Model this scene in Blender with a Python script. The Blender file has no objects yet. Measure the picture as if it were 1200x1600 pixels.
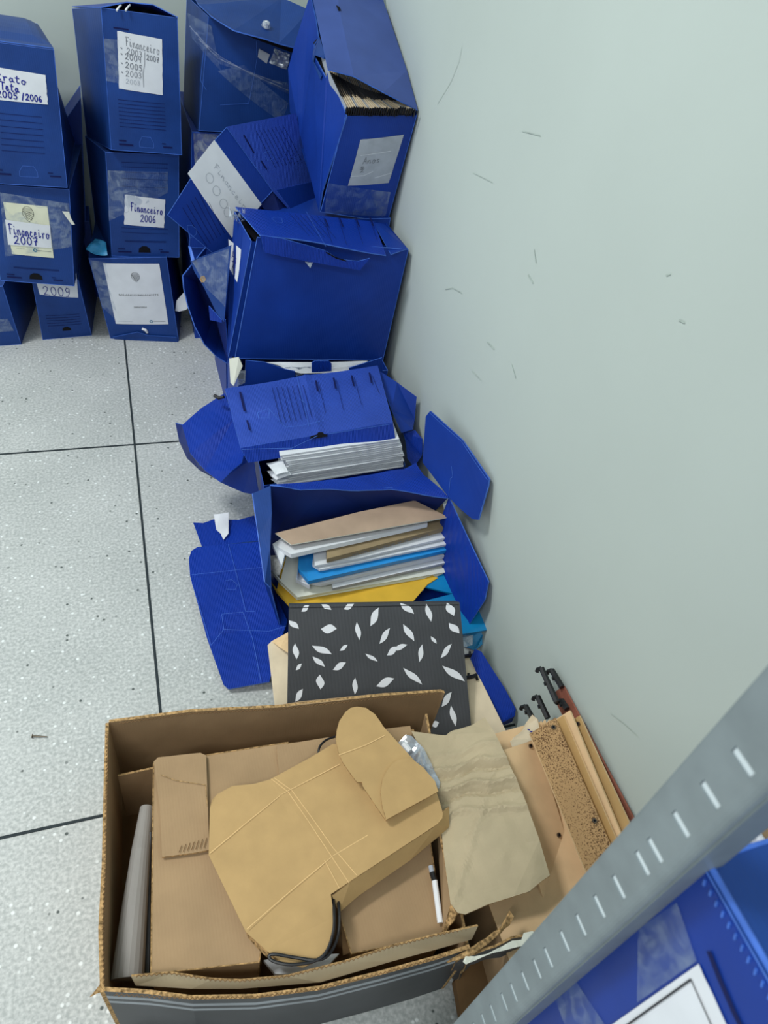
import bpy, bmesh, math, random
from mathutils import Vector, Matrix, noise
random.seed(7)
S = bpy.context.scene
C = S.collection
# ------------------------------------------------------------------ camera, light, exposure
H = 1.25                                   # camera height above the floor
F = 1118.984381366968                      # focal length for a 1200 px wide frame
RX = Vector((0.946106873991656, -0.10540330958564076, 0.306222019642824))
RY = Vector((-0.29214775290384426, -0.685818468319155, 0.666560364097358))
RZ = Vector((0.13975505206856253, -0.7200994173312193, -0.6796509072312547))
# rows of world axes in camera frame (x right, y down, z forward)
CAM = Vector((0, 0, H))
right = Vector((RX.x, RY.x, RZ.x)); down = Vector((RX.y, RY.y, RZ.y)); fwd = Vector((RX.z, RY.z, RZ.z))
cd = bpy.data.cameras.new('camera'); cam = bpy.data.objects.new('camera', cd); C.objects.link(cam)
M = Matrix((right, -down, -fwd)).transposed().to_4x4(); M.translation = CAM
cam.matrix_world = M
cd.sensor_fit = 'HORIZONTAL'; cd.sensor_width = 36; cd.lens = 36 * F / 1200
cd.clip_start = 0.02; cd.clip_end = 50
S.camera = cam
cd.dof.use_dof = True; cd.dof.focus_distance = 1.35; cd.dof.aperture_fstop = 15
S.view_settings.view_transform = 'Standard'; S.view_settings.look = 'None'
S.view_settings.gamma = 1; S.view_settings.use_curve_mapping = False
S.view_settings.exposure = 0.52
W = bpy.data.worlds.new('room_air'); S.world = W; W.use_nodes = True
bg = W.node_tree.nodes['Background']; bg.inputs[0].default_value = (0.90, 0.97, 1.0, 1); bg.inputs[1].default_value = 0.50
def area(name, loc, rot, sx, sy, power, col):
    l = bpy.data.lights.new(name, 'AREA'); l.shape = 'RECTANGLE'; l.size = sx; l.size_y = sy
    l.energy = power; l.color = col
    o = bpy.data.objects.new(name, l); C.objects.link(o); o.location = loc; o.rotation_euler = rot
    return o
area('overhead_light', (-1.15, 1.15, 2.66), (0, 0, 0), 0.60, 0.35, 33, (0.98, 1.0, 0.985))
area('overhead_light', (-0.9, -0.8, 2.66), (0, 0, 0), 1.2, 0.6, 20, (0.98, 1.0, 0.985))  # added fill lamp behind the camera, not a known ceiling panel

# ------------------------------------------------------------------ materials
def lin(c):
    return tuple(((x/255)/12.92 if x/255 <= 0.04045 else ((x/255+0.055)/1.055)**2.4) for x in c) + (1,)
MATS = {}
def mat(name, rgb, rough=0.6, spec=0.5, var=0.06, vscale=12, bump=0.0, bscale=200, metal=0.0, wave=None, coat=0.0, alpha=1.0):
    m = bpy.data.materials.new(name); m.use_nodes = True
    nt = m.node_tree; b = nt.nodes['Principled BSDF']
    b.inputs['Roughness'].default_value = rough; b.inputs['Metallic'].default_value = metal
    b.inputs['Specular IOR Level'].default_value = spec
    b.inputs['Coat Weight'].default_value = coat
    b.inputs['Alpha'].default_value = alpha
    tc = nt.nodes.new('ShaderNodeTexCoord')
    n = nt.nodes.new('ShaderNodeTexNoise'); n.inputs['Scale'].default_value = vscale; n.inputs['Detail'].default_value = 6
    nt.links.new(tc.outputs['Object'], n.inputs['Vector'])
    r = nt.nodes.new('ShaderNodeValToRGB'); c = lin(rgb)
    r.color_ramp.elements[0].position = 0.3; r.color_ramp.elements[1].position = 0.7
    r.color_ramp.elements[0].color = tuple(x*(1-var*2) for x in c[:3]) + (1,)
    r.color_ramp.elements[1].color = tuple(min(1, x*(1+var*2)) for x in c[:3]) + (1,)
    nt.links.new(n.outputs['Fac'], r.inputs['Fac']); nt.links.new(r.outputs['Color'], b.inputs['Base Color'])
    if bump or wave:
        bp = nt.nodes.new('ShaderNodeBump'); bp.inputs['Strength'].default_value = bump or wave[1]; bp.inputs['Distance'].default_value = 0.001
        if wave:
            t = nt.nodes.new('ShaderNodeTexWave'); t.inputs['Scale'].default_value = wave[0]; t.inputs['Distortion'].default_value = 0.3
            t.bands_direction = wave[2]
        else:
            t = nt.nodes.new('ShaderNodeTexNoise'); t.inputs['Scale'].default_value = bscale; t.inputs['Detail'].default_value = 4
        nt.links.new(tc.outputs['Object'], t.inputs['Vector'])
        nt.links.new(t.outputs['Fac'], bp.inputs['Height']); nt.links.new(bp.outputs['Normal'], b.inputs['Normal'])
    MATS[name] = m
    return m
mat('blue_plastic', (20, 56, 146), 0.42, 0.25, 0.07, 9, wave=(70, 0.10, 'X'))
mat('blue_faded', (26, 62, 130), 0.45, 0.25, 0.10, 9, wave=(70, 0.10, 'X'))
mat('blue_ribbed', (14, 54, 158), 0.42, 0.22, 0.06, 9, wave=(95, 0.8, 'X'))
mat('blue_ribbed_sheen', (46, 76, 172), 0.42, 0.22, 0.06, 9, wave=(95, 0.6, 'X'))  # sheen of the printed lids is mixed into this base colour
mat('blue_edge', (66, 109, 200), 0.45, 0.35, 0.10, 60)  # pale cut edges; along folds it paints in a highlight
mat('blue_sheen', (62, 84, 150), 0.5, 0.3, 0.08, 9)  # greyish sheen of light on the lid, put into the colour
mat('blue_shaded', (22, 42, 110), 0.6, 0.3, 0.08, 10)  # same blue plastic with the shade of interiors put into the colour
mat('print_ink', (12, 22, 78), 0.6, 0.2, 0.02)
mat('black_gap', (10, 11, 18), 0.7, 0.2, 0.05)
mat('white_paper', (221, 225, 231), 0.8, 0.2, 0.02, 30)
mat('white_paper_warm', (226, 228, 216), 0.8, 0.2, 0.02, 30)
mat('paper_cream', (222, 224, 200), 0.75, 0.2, 0.03, 30)
mat('paper_grey', (168, 174, 184), 0.8, 0.2, 0.05, 40)
mat('ink_blue', (30, 40, 140), 0.6, 0.2, 0.02)
mat('ink_grey', (120, 124, 132), 0.7, 0.2, 0.02)
mat('ink_pencil', (165, 172, 182), 0.7, 0.2, 0.02)
mat('ink_black', (38, 38, 44), 0.7, 0.2, 0.02)
mat('kraft', (166, 138, 105), 0.8, 0.2, 0.04, 18, wave=(75, 0.08, 'X'))
mat('kraft_orange', (186, 154, 106), 0.8, 0.2, 0.03, 30, bump=0.15, bscale=300)
mat('kraft_grey', (182, 167, 138), 0.82, 0.2, 0.04, 16, bump=0.3, bscale=60)
mat('kraft_crease', (226, 192, 138), 0.8, 0.2, 0.03)
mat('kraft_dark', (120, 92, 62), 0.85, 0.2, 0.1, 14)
mat('kraft_edge', (168, 136, 94), 0.9, 0.1, 0.35, 220)
mat('carton_print_dark', (52, 54, 58), 0.45, 0.4, 0.12, 14)
mat('carton_print_grey', (150, 156, 162), 0.5, 0.4, 0.08, 14)
mat('folder_tan', (222, 188, 146), 0.7, 0.25, 0.07, 14)
mat('folder_beige', (222, 206, 178), 0.7, 0.25, 0.05, 22)
mat('folder_olive', (190, 154, 102), 0.7, 0.25, 0.06, 14)
mat('folder_edge', (228, 196, 152), 0.7, 0.2, 0.05, 60)
mat('folder_red', (150, 92, 76), 0.6, 0.25, 0.1, 20)
mat('folder_brown_card', (176, 152, 132), 0.7, 0.2, 0.06, 14)
mat('book_tan', (152, 134, 104), 0.7, 0.2, 0.05, 30)
mat('light_blue', (44, 148, 222), 0.3, 0.5, 0.05, 20)
mat('light_blue_dark', (36, 116, 200), 0.3, 0.5, 0.05, 20)
mat('teal_plastic', (10, 128, 186), 0.25, 0.5, 0.08, 18)
mat('yellow_envelope', (224, 180, 62), 0.7, 0.2, 0.05, 18)
mat('black_card', (72, 74, 78), 0.6, 0.3, 0.06, 10, wave=(50, 0.2, 'X'))
mat('leaf_white', (232, 234, 240), 0.7, 0.2, 0.02)
mat('black_plastic', (18, 18, 22), 0.35, 0.5, 0.05)
mat('black_rubber', (22, 22, 26), 0.4, 0.5, 0.05)
mat('rivet_metal', (110, 100, 90), 0.35, 0.5, 0.1, 40, metal=0.8)
mat('grey_tube', (150, 146, 142), 0.55, 0.3, 0.06, 8)
mat('post_metal', (130, 141, 145), 0.42, 0.5, 0.06, 30, metal=0.25)
mat('slot_bright_paint', (205, 216, 220), 0.6, 0.3, 0.03)  # pale paint for the brightness in the post slots
mat('white_plastic', (236, 238, 242), 0.4, 0.4, 0.02)
mat('scuff', (178, 191, 184), 0.8, 0.2, 0.1, 60)
mat('screw_steel', (112, 104, 92), 0.4, 0.5, 0.1, 60, metal=0.6)
mat('joint_dark', (48, 56, 60), 0.7, 0.2, 0.1, 40)
mat('logo_teal', (60, 120, 150), 0.6, 0.2, 0.02)
mat('blue_light_film', (60, 150, 200), 0.3, 0.5, 0.15, 30)
# speckled old pressboard
def speckle():
    m = mat('folder_speckled', (188, 150, 106), 0.75, 0.2, 0.08, 12)
    nt = m.node_tree; b = nt.nodes['Principled BSDF']; src = b.inputs['Base Color'].links[0].from_socket
    tc = nt.nodes['Texture Coordinate']
    n = nt.nodes.new('ShaderNodeTexNoise'); n.inputs['Scale'].default_value = 420; n.inputs['Detail'].default_value = 5
    n2 = nt.nodes.new('ShaderNodeTexNoise'); n2.inputs['Scale'].default_value = 11
    nt.links.new(tc.outputs['Object'], n.inputs['Vector']); nt.links.new(tc.outputs['Object'], n2.inputs['Vector'])
    ad = nt.nodes.new('ShaderNodeMath'); ad.operation = 'MULTIPLY_ADD'; ad.inputs[1].default_value = 0.5
    nt.links.new(n2.outputs['Fac'], ad.inputs[0]); nt.links.new(n.outputs['Fac'], ad.inputs[2])
    r = nt.nodes.new('ShaderNodeValToRGB'); r.color_ramp.elements[0].position = 0.74; r.color_ramp.elements[1].position = 0.92
    nt.links.new(ad.outputs[0], r.inputs['Fac'])
    mx = nt.nodes.new('ShaderNodeMix'); mx.data_type = 'RGBA'
    nt.links.new(r.outputs['Color'], mx.inputs[0]); nt.links.new(src, mx.inputs[6]); mx.inputs[7].default_value = lin((88, 58, 38))
    nt.links.new(mx.outputs[2], b.inputs['Base Color'])
speckle()
def terrazzo():
    m = bpy.data.materials.new('terrazzo'); m.use_nodes = True; nt = m.node_tree; b = nt.nodes['Principled BSDF']
    b.inputs['Roughness'].default_value = 0.55; b.inputs['Specular IOR Level'].default_value = 0.3
    tc = nt.nodes.new('ShaderNodeTexCoord')
    def no(scale, det=4):
        n = nt.nodes.new('ShaderNodeTexNoise'); n.inputs['Scale'].default_value = scale; n.inputs['Detail'].default_value = det
        nt.links.new(tc.outputs['Object'], n.inputs['Vector']); return n.outputs['Fac']
    def ramp(fac, p0, c0, p1, c1):
        r = nt.nodes.new('ShaderNodeValToRGB'); r.color_ramp.elements[0].position = p0; r.color_ramp.elements[1].position = p1
        r.color_ramp.elements[0].color = c0; r.color_ramp.elements[1].color = c1; nt.links.new(fac, r.inputs['Fac']); return r.outputs['Color']
    def mix(f, a, c):
        mx = nt.nodes.new('ShaderNodeMix'); mx.data_type = 'RGBA'; nt.links.new(f, mx.inputs[0]); nt.links.new(a, mx.inputs[6]); 
        if isinstance(c, tuple): mx.inputs[7].default_value = c
        else: nt.links.new(c, mx.inputs[7])
        return mx.outputs[2]
    base = ramp(no(5), 0.35, lin((180, 184, 182)), 0.65, lin((197, 200, 198)))
    fine = ramp(no(170, 5), 0.36, lin((150, 156, 156)), 0.66, lin((220, 222, 221)))
    c = nt.nodes.new('ShaderNodeMix'); c.data_type = 'RGBA'; c.inputs[0].default_value = 0.5
    nt.links.new(base, c.inputs[6]); nt.links.new(fine, c.inputs[7]); col = c.outputs[2]
    v = nt.nodes.new('ShaderNodeTexVoronoi'); v.inputs['Scale'].default_value = 85; nt.links.new(tc.outputs['Object'], v.inputs['Vector'])
    k = nt.nodes.new('ShaderNodeSeparateColor'); nt.links.new(v.outputs['Color'], k.inputs[0])
    near = ramp(v.outputs['Distance'], 0.16, (1, 1, 1, 1), 0.30, (0, 0, 0, 1))
    sel = ramp(k.outputs[0], 0.93, (0, 0, 0, 1), 0.95, (1, 1, 1, 1))
    sel2 = ramp(k.outputs[1], 0.80, (0, 0, 0, 1), 0.86, (1, 1, 1, 1))
    def mul(a, b2):
        q = nt.nodes.new('ShaderNodeMath'); q.operation = 'MULTIPLY'; nt.links.new(a, q.inputs[0]); nt.links.new(b2, q.inputs[1]); return q.outputs[0]
    col = mix(mul(near, sel), col, lin((84, 92, 90)))
    col = mix(mul(near, sel2), col, lin((232, 236, 236)))
    nt.links.new(col, b.inputs['Base Color'])
    MATS['terrazzo'] = m
terrazzo()
mat('wall_paint', (192, 203, 198), 0.7, 0.25, 0.015, 2.5, bump=0.12, bscale=90)
def film(name, tint, amount, rough=0.12):
    """clear packing tape / cling film"""
    m = bpy.data.materials.new(name); m.use_nodes = True; nt = m.node_tree; nt.nodes.remove(nt.nodes['Principled BSDF'])
    out = nt.nodes['Material Output']; tr = nt.nodes.new('ShaderNodeBsdfTransparent'); gl = nt.nodes.new('ShaderNodeBsdfGlossy'); df = nt.nodes.new('ShaderNodeBsdfDiffuse')
    gl.inputs['Roughness'].default_value = rough; gl.inputs['Color'].default_value = (0.9, 0.95, 1, 1); df.inputs['Color'].default_value = lin(tint)
    tc = nt.nodes.new('ShaderNodeTexCoord'); n = nt.nodes.new('ShaderNodeTexNoise'); n.inputs['Scale'].default_value = 38; n.inputs['Detail'].default_value = 8; n.inputs['Distortion'].default_value = 1.2
    nt.links.new(tc.outputs['Object'], n.inputs['Vector'])
    r = nt.nodes.new('ShaderNodeValToRGB'); r.color_ramp.elements[0].position = 0.42; r.color_ramp.elements[1].position = 0.75
    r.color_ramp.elements[0].color = (amount*0.5,)*3 + (1,); r.color_ramp.elements[1].color = (min(1, amount*2.2),)*3 + (1,)
    nt.links.new(n.outputs['Fac'], r.inputs['Fac'])
    a = nt.nodes.new('ShaderNodeMixShader'); a.inputs[0].default_value = 0.35; nt.links.new(df.outputs[0], a.inputs[1]); nt.links.new(gl.outputs[0], a.inputs[2])
    x = nt.nodes.new('ShaderNodeMixShader'); nt.links.new(r.outputs['Color'], x.inputs[0]); nt.links.new(tr.outputs[0], x.inputs[1]); nt.links.new(a.outputs[0], x.inputs[2])
    nt.links.new(x.outputs[0], out.inputs[0]); MATS[name] = m
film('clear_tape', (140, 165, 200), 0.22)
film('clear_bag', (190, 200, 215), 0.45)

# ------------------------------------------------------------------ geometry helpers
def ray(px, py):
    a, b = px - 600, py - 800
    return Vector((RX.x*a + RX.y*b + RX.z*F, RY.x*a + RY.y*b + RY.z*F, RZ.x*a + RZ.y*b + RZ.z*F))
def V(px, py, x=None, y=None, z=None):
    """world point seen at a photo pixel, at a known x, y or height z"""
    d = ray(px, py)
    if x is not None: t = x/d.x
    elif y is not None: t = y/d.y
    else: t = (z - H)/d.z
    return CAM + d*t
class Plane:
    def __init__(s, a, b, c):
        s.o = a; s.n = (b-a).cross(c-a).normalized()
        if s.n.dot(CAM - a) < 0: s.n = -s.n
    def p(s, px, py, d=0.0):
        r = ray(px, py); t = (s.o - CAM).dot(s.n)/r.dot(s.n)
        return CAM + r*t + s.n*d
def mid(a, b, t=0.5): return a*(1-t) + b*t
class Frame:
    """a quad TL,TR,BR,BL with its own surface coordinates (u right, v down) and a slight bulge"""
    def __init__(s, TL, TR, BR, BL, bulge=0.0):
        s.q = (TL, TR, BR, BL); s.b = bulge
        n = (TR-TL + BR-BL).cross(BL-TL + BR-TR).normalized()
        c = (TL+TR+BR+BL)/4
        s.n = n if n.dot(CAM - c) > 0 else -n
        s.c = c
    def at(s, u, v, d=0.0):
        TL, TR, BR, BL = s.q
        p = mid(mid(TL, TR, u), mid(BL, BR, u), v)
        k = math.sin(math.pi*min(1, max(0, u)))*math.sin(math.pi*min(1, max(0, v)))
        return p + s.n*(s.b*k + d)
    def uv(s, px, py):
        r = ray(px, py); t = (s.c - CAM).dot(s.n)/r.dot(s.n); P = CAM + r*t
        u = v = 0.5
        for _ in range(25):
            e = s.at(u, v) - P; a = (s.at(u+1e-3, v) - s.at(u-1e-3, v))*500; b = (s.at(u, v+1e-3) - s.at(u, v-1e-3))*500
            aa, ab, bb = a.dot(a), a.dot(b), b.dot(b); ea, eb = e.dot(a), e.dot(b); D = aa*bb - ab*ab
            u -= (ea*bb - eb*ab)/D; v -= (eb*aa - ea*ab)/D
        return u, v
class Sub:
    """a label quad lying on a Frame"""
    def __init__(s, f, quad, d=0.0008):
        s.f = f; s.k = [f.uv(*p) for p in quad]; s.d = d; s.n = f.n
    def at(s, u, v, d=0.0):
        (a, b), (c, e), (g, h), (i, j) = s.k
        x = (a*(1-u)+c*u)*(1-v) + (i*(1-u)+g*u)*v; y = (b*(1-u)+e*u)*(1-v) + (j*(1-u)+h*u)*v
        return s.f.at(x, y, s.d + d)
class MB:
    def __init__(s): s.v = []; s.f = []; s.m = []; s.mats = []
    def mi(s, m):
        if m not in s.mats: s.mats.append(m)
        return s.mats.index(m)
    def join(s, o):
        b = len(s.v); s.v += o.v; mp = [s.mi(x) for x in o.mats]
        s.f += [tuple(b+i for i in f) for f in o.f]; s.m += [mp[i] for i in o.m]; return s
    def poly(s, pts, m):
        i = len(s.v); s.v += [Vector(p) for p in pts]; s.f.append(tuple(range(i, i+len(pts)))); s.m.append(s.mi(m)); return s
    def grid(s, fn, nu, nv, m, t=0.0, em=None, back=None):
        """surface fn(u,v)->point, optionally with thickness t behind it"""
        P = [[Vector(fn(i/nu, j/nv)) for i in range(nu+1)] for j in range(nv+1)]
        b = len(s.v); w = nu+1
        N = [[None]*w for _ in range(nv+1)]
        for j in range(nv+1):
            for i in range(w):
                du = P[j][min(nu, i+1)] - P[j][max(0, i-1)]; dv = P[min(nv, j+1)][i] - P[max(0, j-1)][i]
                n = du.cross(dv)
                n = n.normalized() if n.length > 1e-12 else Vector((0, 0, 1))
                N[j][i] = n
        c = P[nv//2][nu//2]; sg = 1 if N[nv//2][nu//2].dot(CAM - c) > 0 else -1
        s.v += [p for row in P for p in row]; k = s.mi(m)
        for j in range(nv):
            for i in range(nu):
                q = (b+j*w+i, b+j*w+i+1, b+(j+1)*w+i+1, b+(j+1)*w+i)
                s.f.append(q); s.m.append(k)
        if t:
            b2 = len(s.v); s.v += [P[j][i] - N[j][i]*sg*t for j in range(nv+1) for i in range(w)]; kb = s.mi(back or m); ke = s.mi(em or m)
            for j in range(nv):
                for i in range(nu):
                    s.f.append((b2+j*w+i, b2+(j+1)*w+i, b2+(j+1)*w+i+1, b2+j*w+i+1)); s.m.append(kb)
            ring = [(0, i) for i in range(w)] + [(j, nu) for j in range(1, nv+1)] + [(nv, i) for i in range(nu-1, -1, -1)] + [(j, 0) for j in range(nv-1, 0, -1)]
            for a, c2 in zip(ring, ring[1:] + ring[:1]):
                ia, ic = a[0]*w + a[1], c2[0]*w + c2[1]
                s.f.append((b+ia, b+ic, b2+ic, b2+ia)); s.m.append(ke)
        return s
    def sheet(s, pts, m, t=0.003, em=None, back=None, rough=0.0, scale=12, seed=0, cell=0.03, fn=None):
        """a panel with any outline; refined and slightly crumpled"""
        bm = bmesh.new(); vs = [bm.verts.new(p) for p in pts]; f = bm.faces.new(vs)
        bmesh.ops.triangulate(bm, faces=[f])
        if rough or fn:
            for _ in range(7):
                L = [e for e in bm.edges if e.calc_length() > cell]
                if not L: break
                bmesh.ops.subdivide_edges(bm, edges=L, cuts=1)
                bmesh.ops.triangulate(bm, faces=[q for q in bm.faces if len(q.verts) > 3])
        bm.normal_update()
        n = Vector((0, 0, 0))
        for q in bm.faces: n += q.normal*q.calc_area()
        n.normalize(); c = sum((v.co for v in bm.verts), Vector())/len(bm.verts)
        if n.dot(CAM - c) < 0: n = -n
        for v in bm.verts:
            if rough: v.co += n*rough*noise.noise(v.co*scale + Vector((seed, seed*2.3, 0)))*1.6
            if fn: v.co += n*fn(v.co)
        bm.verts.index_update(); b = len(s.v); s.v += [v.co.copy() for v in bm.verts]; b2 = len(s.v); s.v += [v.co - n*t for v in bm.verts]
        k, kb, ke = s.mi(m), s.mi(back or m), s.mi(em or m)
        for q in bm.faces:
            ids = [v.index for v in q.verts]
            s.f.append(tuple(b+i for i in ids)); s.m.append(k); s.f.append(tuple(b2+i for i in reversed(ids))); s.m.append(kb)
        for e in bm.edges:
            if len(e.link_faces) == 1:
                a, c2 = e.verts[0].index, e.verts[1].index
                s.f.append((b+a, b+c2, b2+c2, b2+a)); s.m.append(ke)
        bm.free(); return s
    def hexa(s, Q, B, m, bulge=0.0, n=18, faces='FBLRTD', top=None, edges=None, er=0.0007):
        """Q = front TL,TR,BR,BL ; B = the four behind"""
        fs = dict(F=(Q[0], Q[1], Q[2], Q[3]), B=(B[1], B[0], B[3], B[2]), L=(B[0], Q[0], Q[3], B[3]), R=(Q[1], B[1], B[2], Q[2]), T=(B[0], B[1], Q[1], Q[0]), D=(Q[3], Q[2], B[2], B[3]))
        cen = sum(Q + B, Vector())/8
        for k, (a, b, c, d) in fs.items():
            if k not in faces: continue
            nn = (b-a+c-d).cross(d-a+c-b).normalized(); fc = (a+b+c+d)/4
            if nn.dot(fc - cen) < 0: nn = -nn
            bl = bulge if k in 'FLRT' else 0
            def fn(u, v, a=a, b=b, c=c, d=d, nn=nn, bl=bl):
                return mid(mid(a, b, u), mid(d, c, u), v) + nn*bl*math.sin(math.pi*u)*math.sin(math.pi*v)
            s.grid(fn, n, n, (top if (k == 'T' and top) else m))
        if edges:
            for a, b in ((Q[0], Q[1]), (Q[1], Q[2]), (Q[2], Q[3]), (Q[3], Q[0]), (Q[0], B[0]), (Q[1], B[1]), (B[0], B[1]), (B[0], B[3]), (B[1], B[2]), (Q[3], B[3]), (Q[2], B[2])):
                s.tube([a, b], er, edges, 5)
        return s
    def box(s, a, b, m):
        x0, y0, z0 = a; x1, y1, z1 = b
        Q = [Vector((x0, y0, z1)), Vector((x1, y0, z1)), Vector((x1, y0, z0)), Vector((x0, y0, z0))]
        B = [Vector((x0, y1, z1)), Vector((x1, y1, z1)), Vector((x1, y1, z0)), Vector((x0, y1, z0))]
        return s.hexa(Q, B, m, n=1)
    def tube(s, pts, r, m, k=8, r2=None, cap=True):
        pts = [Vector(p) for p in pts]; n = len(pts); b = len(s.v); up = None; mi = s.mi(m)
        for i, p in enumerate(pts):
            d = (pts[min(n-1, i+1)] - pts[max(0, i-1)]).normalized()
            if up is None: up = d.orthogonal().normalized()
            up = (up - d*up.dot(d)).normalized(); sd = d.cross(up)
            rr = r if r2 is None else r + (r2-r)*i/(n-1)
            s.v += [p + (up*math.cos(2*math.pi*j/k) + sd*math.sin(2*math.pi*j/k))*rr for j in range(k)]
        for i in range(n-1):
            for j in range(k):
                s.f.append((b+i*k+j, b+i*k+(j+1) % k, b+(i+1)*k+(j+1) % k, b+(i+1)*k+j)); s.m.append(mi)
        if cap:
            s.f.append(tuple(b+j for j in reversed(range(k)))); s.m.append(mi)
            s.f.append(tuple(b+(n-1)*k+j for j in range(k))); s.m.append(mi)
        return s
    def stroke(s, fr, pts, w, m, d=0.0006):
        """a pen line on a frame"""
        d = max(d, .0011); fine = []
        for (u0, v0), (u1, v1) in zip(pts, pts[1:]):
            k = max(1, int(max(abs(u1-u0), abs(v1-v0))*8))
            fine += [(u0 + (u1-u0)*i/k, v0 + (v1-v0)*i/k) for i in range(k)]
        fine.append(pts[-1])
        P = [fr.at(u, v, d) for u, v in fine]; mi = s.mi(m); n = fr.n
        for a, b in zip(P, P[1:]):
            t = b - a
            if t.length < 1e-6: continue
            t.normalize(); sd = n.cross(t)*w/2; e = t*w*0.35; i = len(s.v)
            s.v += [a-e+sd, a-e-sd, b+e-sd, b+e+sd]; s.f.append((i, i+1, i+2, i+3)); s.m.append(mi)
        return s
    def build(s, name, loc, parent=None, smooth=False):
        me = bpy.data.meshes.new(name)
        me.from_pydata([tuple(v - loc) for v in s.v], [], s.f)
        for x in s.mats: me.materials.append(MATS[x])
        me.polygons.foreach_set('material_index', s.m)
        if smooth: me.polygons.foreach_set('use_smooth', [True]*len(s.f))
        me.update()
        o = bpy.data.objects.new(name, me); C.objects.link(o)
        if parent: o.parent = parent
        else: o.location = loc
        return o
Z0 = Vector((0, 0, 0))
def base_of(mbs):
    vs = [v for m in mbs for v in m.v]
    x = (min(v.x for v in vs) + max(v.x for v in vs))/2; y = (min(v.y for v in vs) + max(v.y for v in vs))/2
    return Vector((x, y, min(v.z for v in vs)))
def thing(name, label, cat, parts, group=None):
    """parts: an MB (one-mesh thing) or a list of (part name, MB, [(sub name, MB)...], label)"""
    if isinstance(parts, MB):
        o = parts.build(name, base_of([parts]))
    else:
        loc = base_of([p[1] for p in parts])
        o = bpy.data.objects.new(name, None); C.objects.link(o); o.location = loc; o.empty_display_size = 0.02
        for p in parts:
            po = p[1].build(p[0], loc, o)
            if len(p) > 3 and p[3]: po['label'] = p[3]
            if len(p) > 2 and p[2]:
                for sn, sm in p[2]:
                    q = sm.build(sn, loc, po)
    o['label'] = label; o['category'] = cat
    if group: o['group'] = group
    return o
def struct(name, mb):
    o = mb.build(name, Z0); o['kind'] = 'structure'; return o

# ------------------------------------------------------------------ writing
def ell(cx, cy, rx, ry, a0=0, a1=360, n=12):
    return [(cx + rx*math.cos(math.radians(a0+(a1-a0)*i/n)), cy + ry*math.sin(math.radians(a0+(a1-a0)*i/n))) for i in range(n+1)]
G = {
 '0': [ell(.42, .5, .34, .5)], '2': [[(.05, .25), (.2, .04), (.5, 0), (.68, .18), (.6, .42), (.3, .72), (0, 1), (.25, .93), (.8, 1)]],
 '3': [[(.08, .1), (.4, 0), (.65, .15), (.55, .38), (.3, .47), (.62, .58), (.68, .8), (.4, 1), (.05, .92)]],
 '4': [[(.15, .05), (.1, .5), (.65, .5)], [(.6, .05), (.58, 1)]], '5': [[(.7, .02), (.2, .04), (.15, .42), (.5, .4), (.7, .65), (.5, .97), (.08, .95)]],
 '6': [[(.5, 0), (.2, .3), (.1, .7), (.3, .98), (.62, .9), (.68, .65), (.45, .52), (.15, .65)]], '7': [[(.05, .08), (.3, 0), (.7, .05), (.45, .5), (.4, 1)], [(.2, .5), (.7, .48)]],
 '9': [[(.65, .1), (.3, 0), (.1, .25), (.25, .5), (.6, .42), (.65, .1), (.62, .6), (.4, 1), (.1, .98)]], '/': [[(.55, -.05), (.15, 1.15)]],
 'F': [[(.15, .02), (.22, .5), (.2, 1)], [(0, .1), (.4, .03), (.85, .05)], [(.1, .5), (.65, .46)]],
 'T': [[(0, .05), (.9, .08)], [(.45, .05), (.42, 1)]], 'C': [[(.8, .15), (.45, 0), (.1, .35), (.12, .8), (.5, 1), (.85, .85)]],
 'i': [[(.25, .45), (.22, .92), (.5, .98), (.7, .8)], [(.27, .2), (.31, .24)]], 'n': [[(0, .5), (.1, 1), (.15, .6), (.45, .47), (.6, .7), (.62, 1), (.85, .85)]],
 'a': [[(.6, .55), (.3, .47), (.08, .75), (.25, 1), (.55, .88), (.62, .5), (.62, .9), (.9, .92)]], 'c': [[(.6, .55), (.3, .45), (.08, .75), (.3, 1), (.75, .88)]],
 'e': [[(.1, .78), (.55, .68), (.5, .48), (.25, .48), (.1, .78), (.3, 1), (.75, .88)]], 'r': [[(.05, .5), (.2, .55), (.2, 1)], [(.2, .65), (.45, .48), (.7, .52)]],
 'o': [ell(.38, .74, .3, .26), [(.6, .55), (.85, .6)]], 't': [[(.35, .1), (.3, .85), (.5, 1), (.7, .92)], [(.05, .35), (.7, .33)]],
 's': [[(.6, .5), (.25, .48), (.2, .68), (.55, .8), (.5, 1), (.1, .96)]], 'u': [[(.1, .5), (.12, .9), (.35, 1), (.6, .85), (.62, .5), (.65, .95), (.85, .9)]],
 'A': [[(0, 1), (.4, 0), (.8, 1)], [(.15, .65), (.65, .65)]], 'G': [[(.8, .2), (.4, 0), (.08, .4), (.2, .95), (.7, .9), (.75, .55), (.45, .55)]], '.': [[(.1, .5), (.2, .55)]], ' ': [],
}
def write(mb, fr, txt, u0, v0, u1, h, w, m, rise=0.0, d=0.0006):
    n = max(1, len(txt)); cw = (u1-u0)/n
    for i, ch in enumerate(txt):
        for st in G.get(ch, []):
            mb.stroke(fr, [(u0 + (i + x*0.95)*cw, v0 + y*h + rise*(i + x)/n) for x, y in st], w, m, d)
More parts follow.
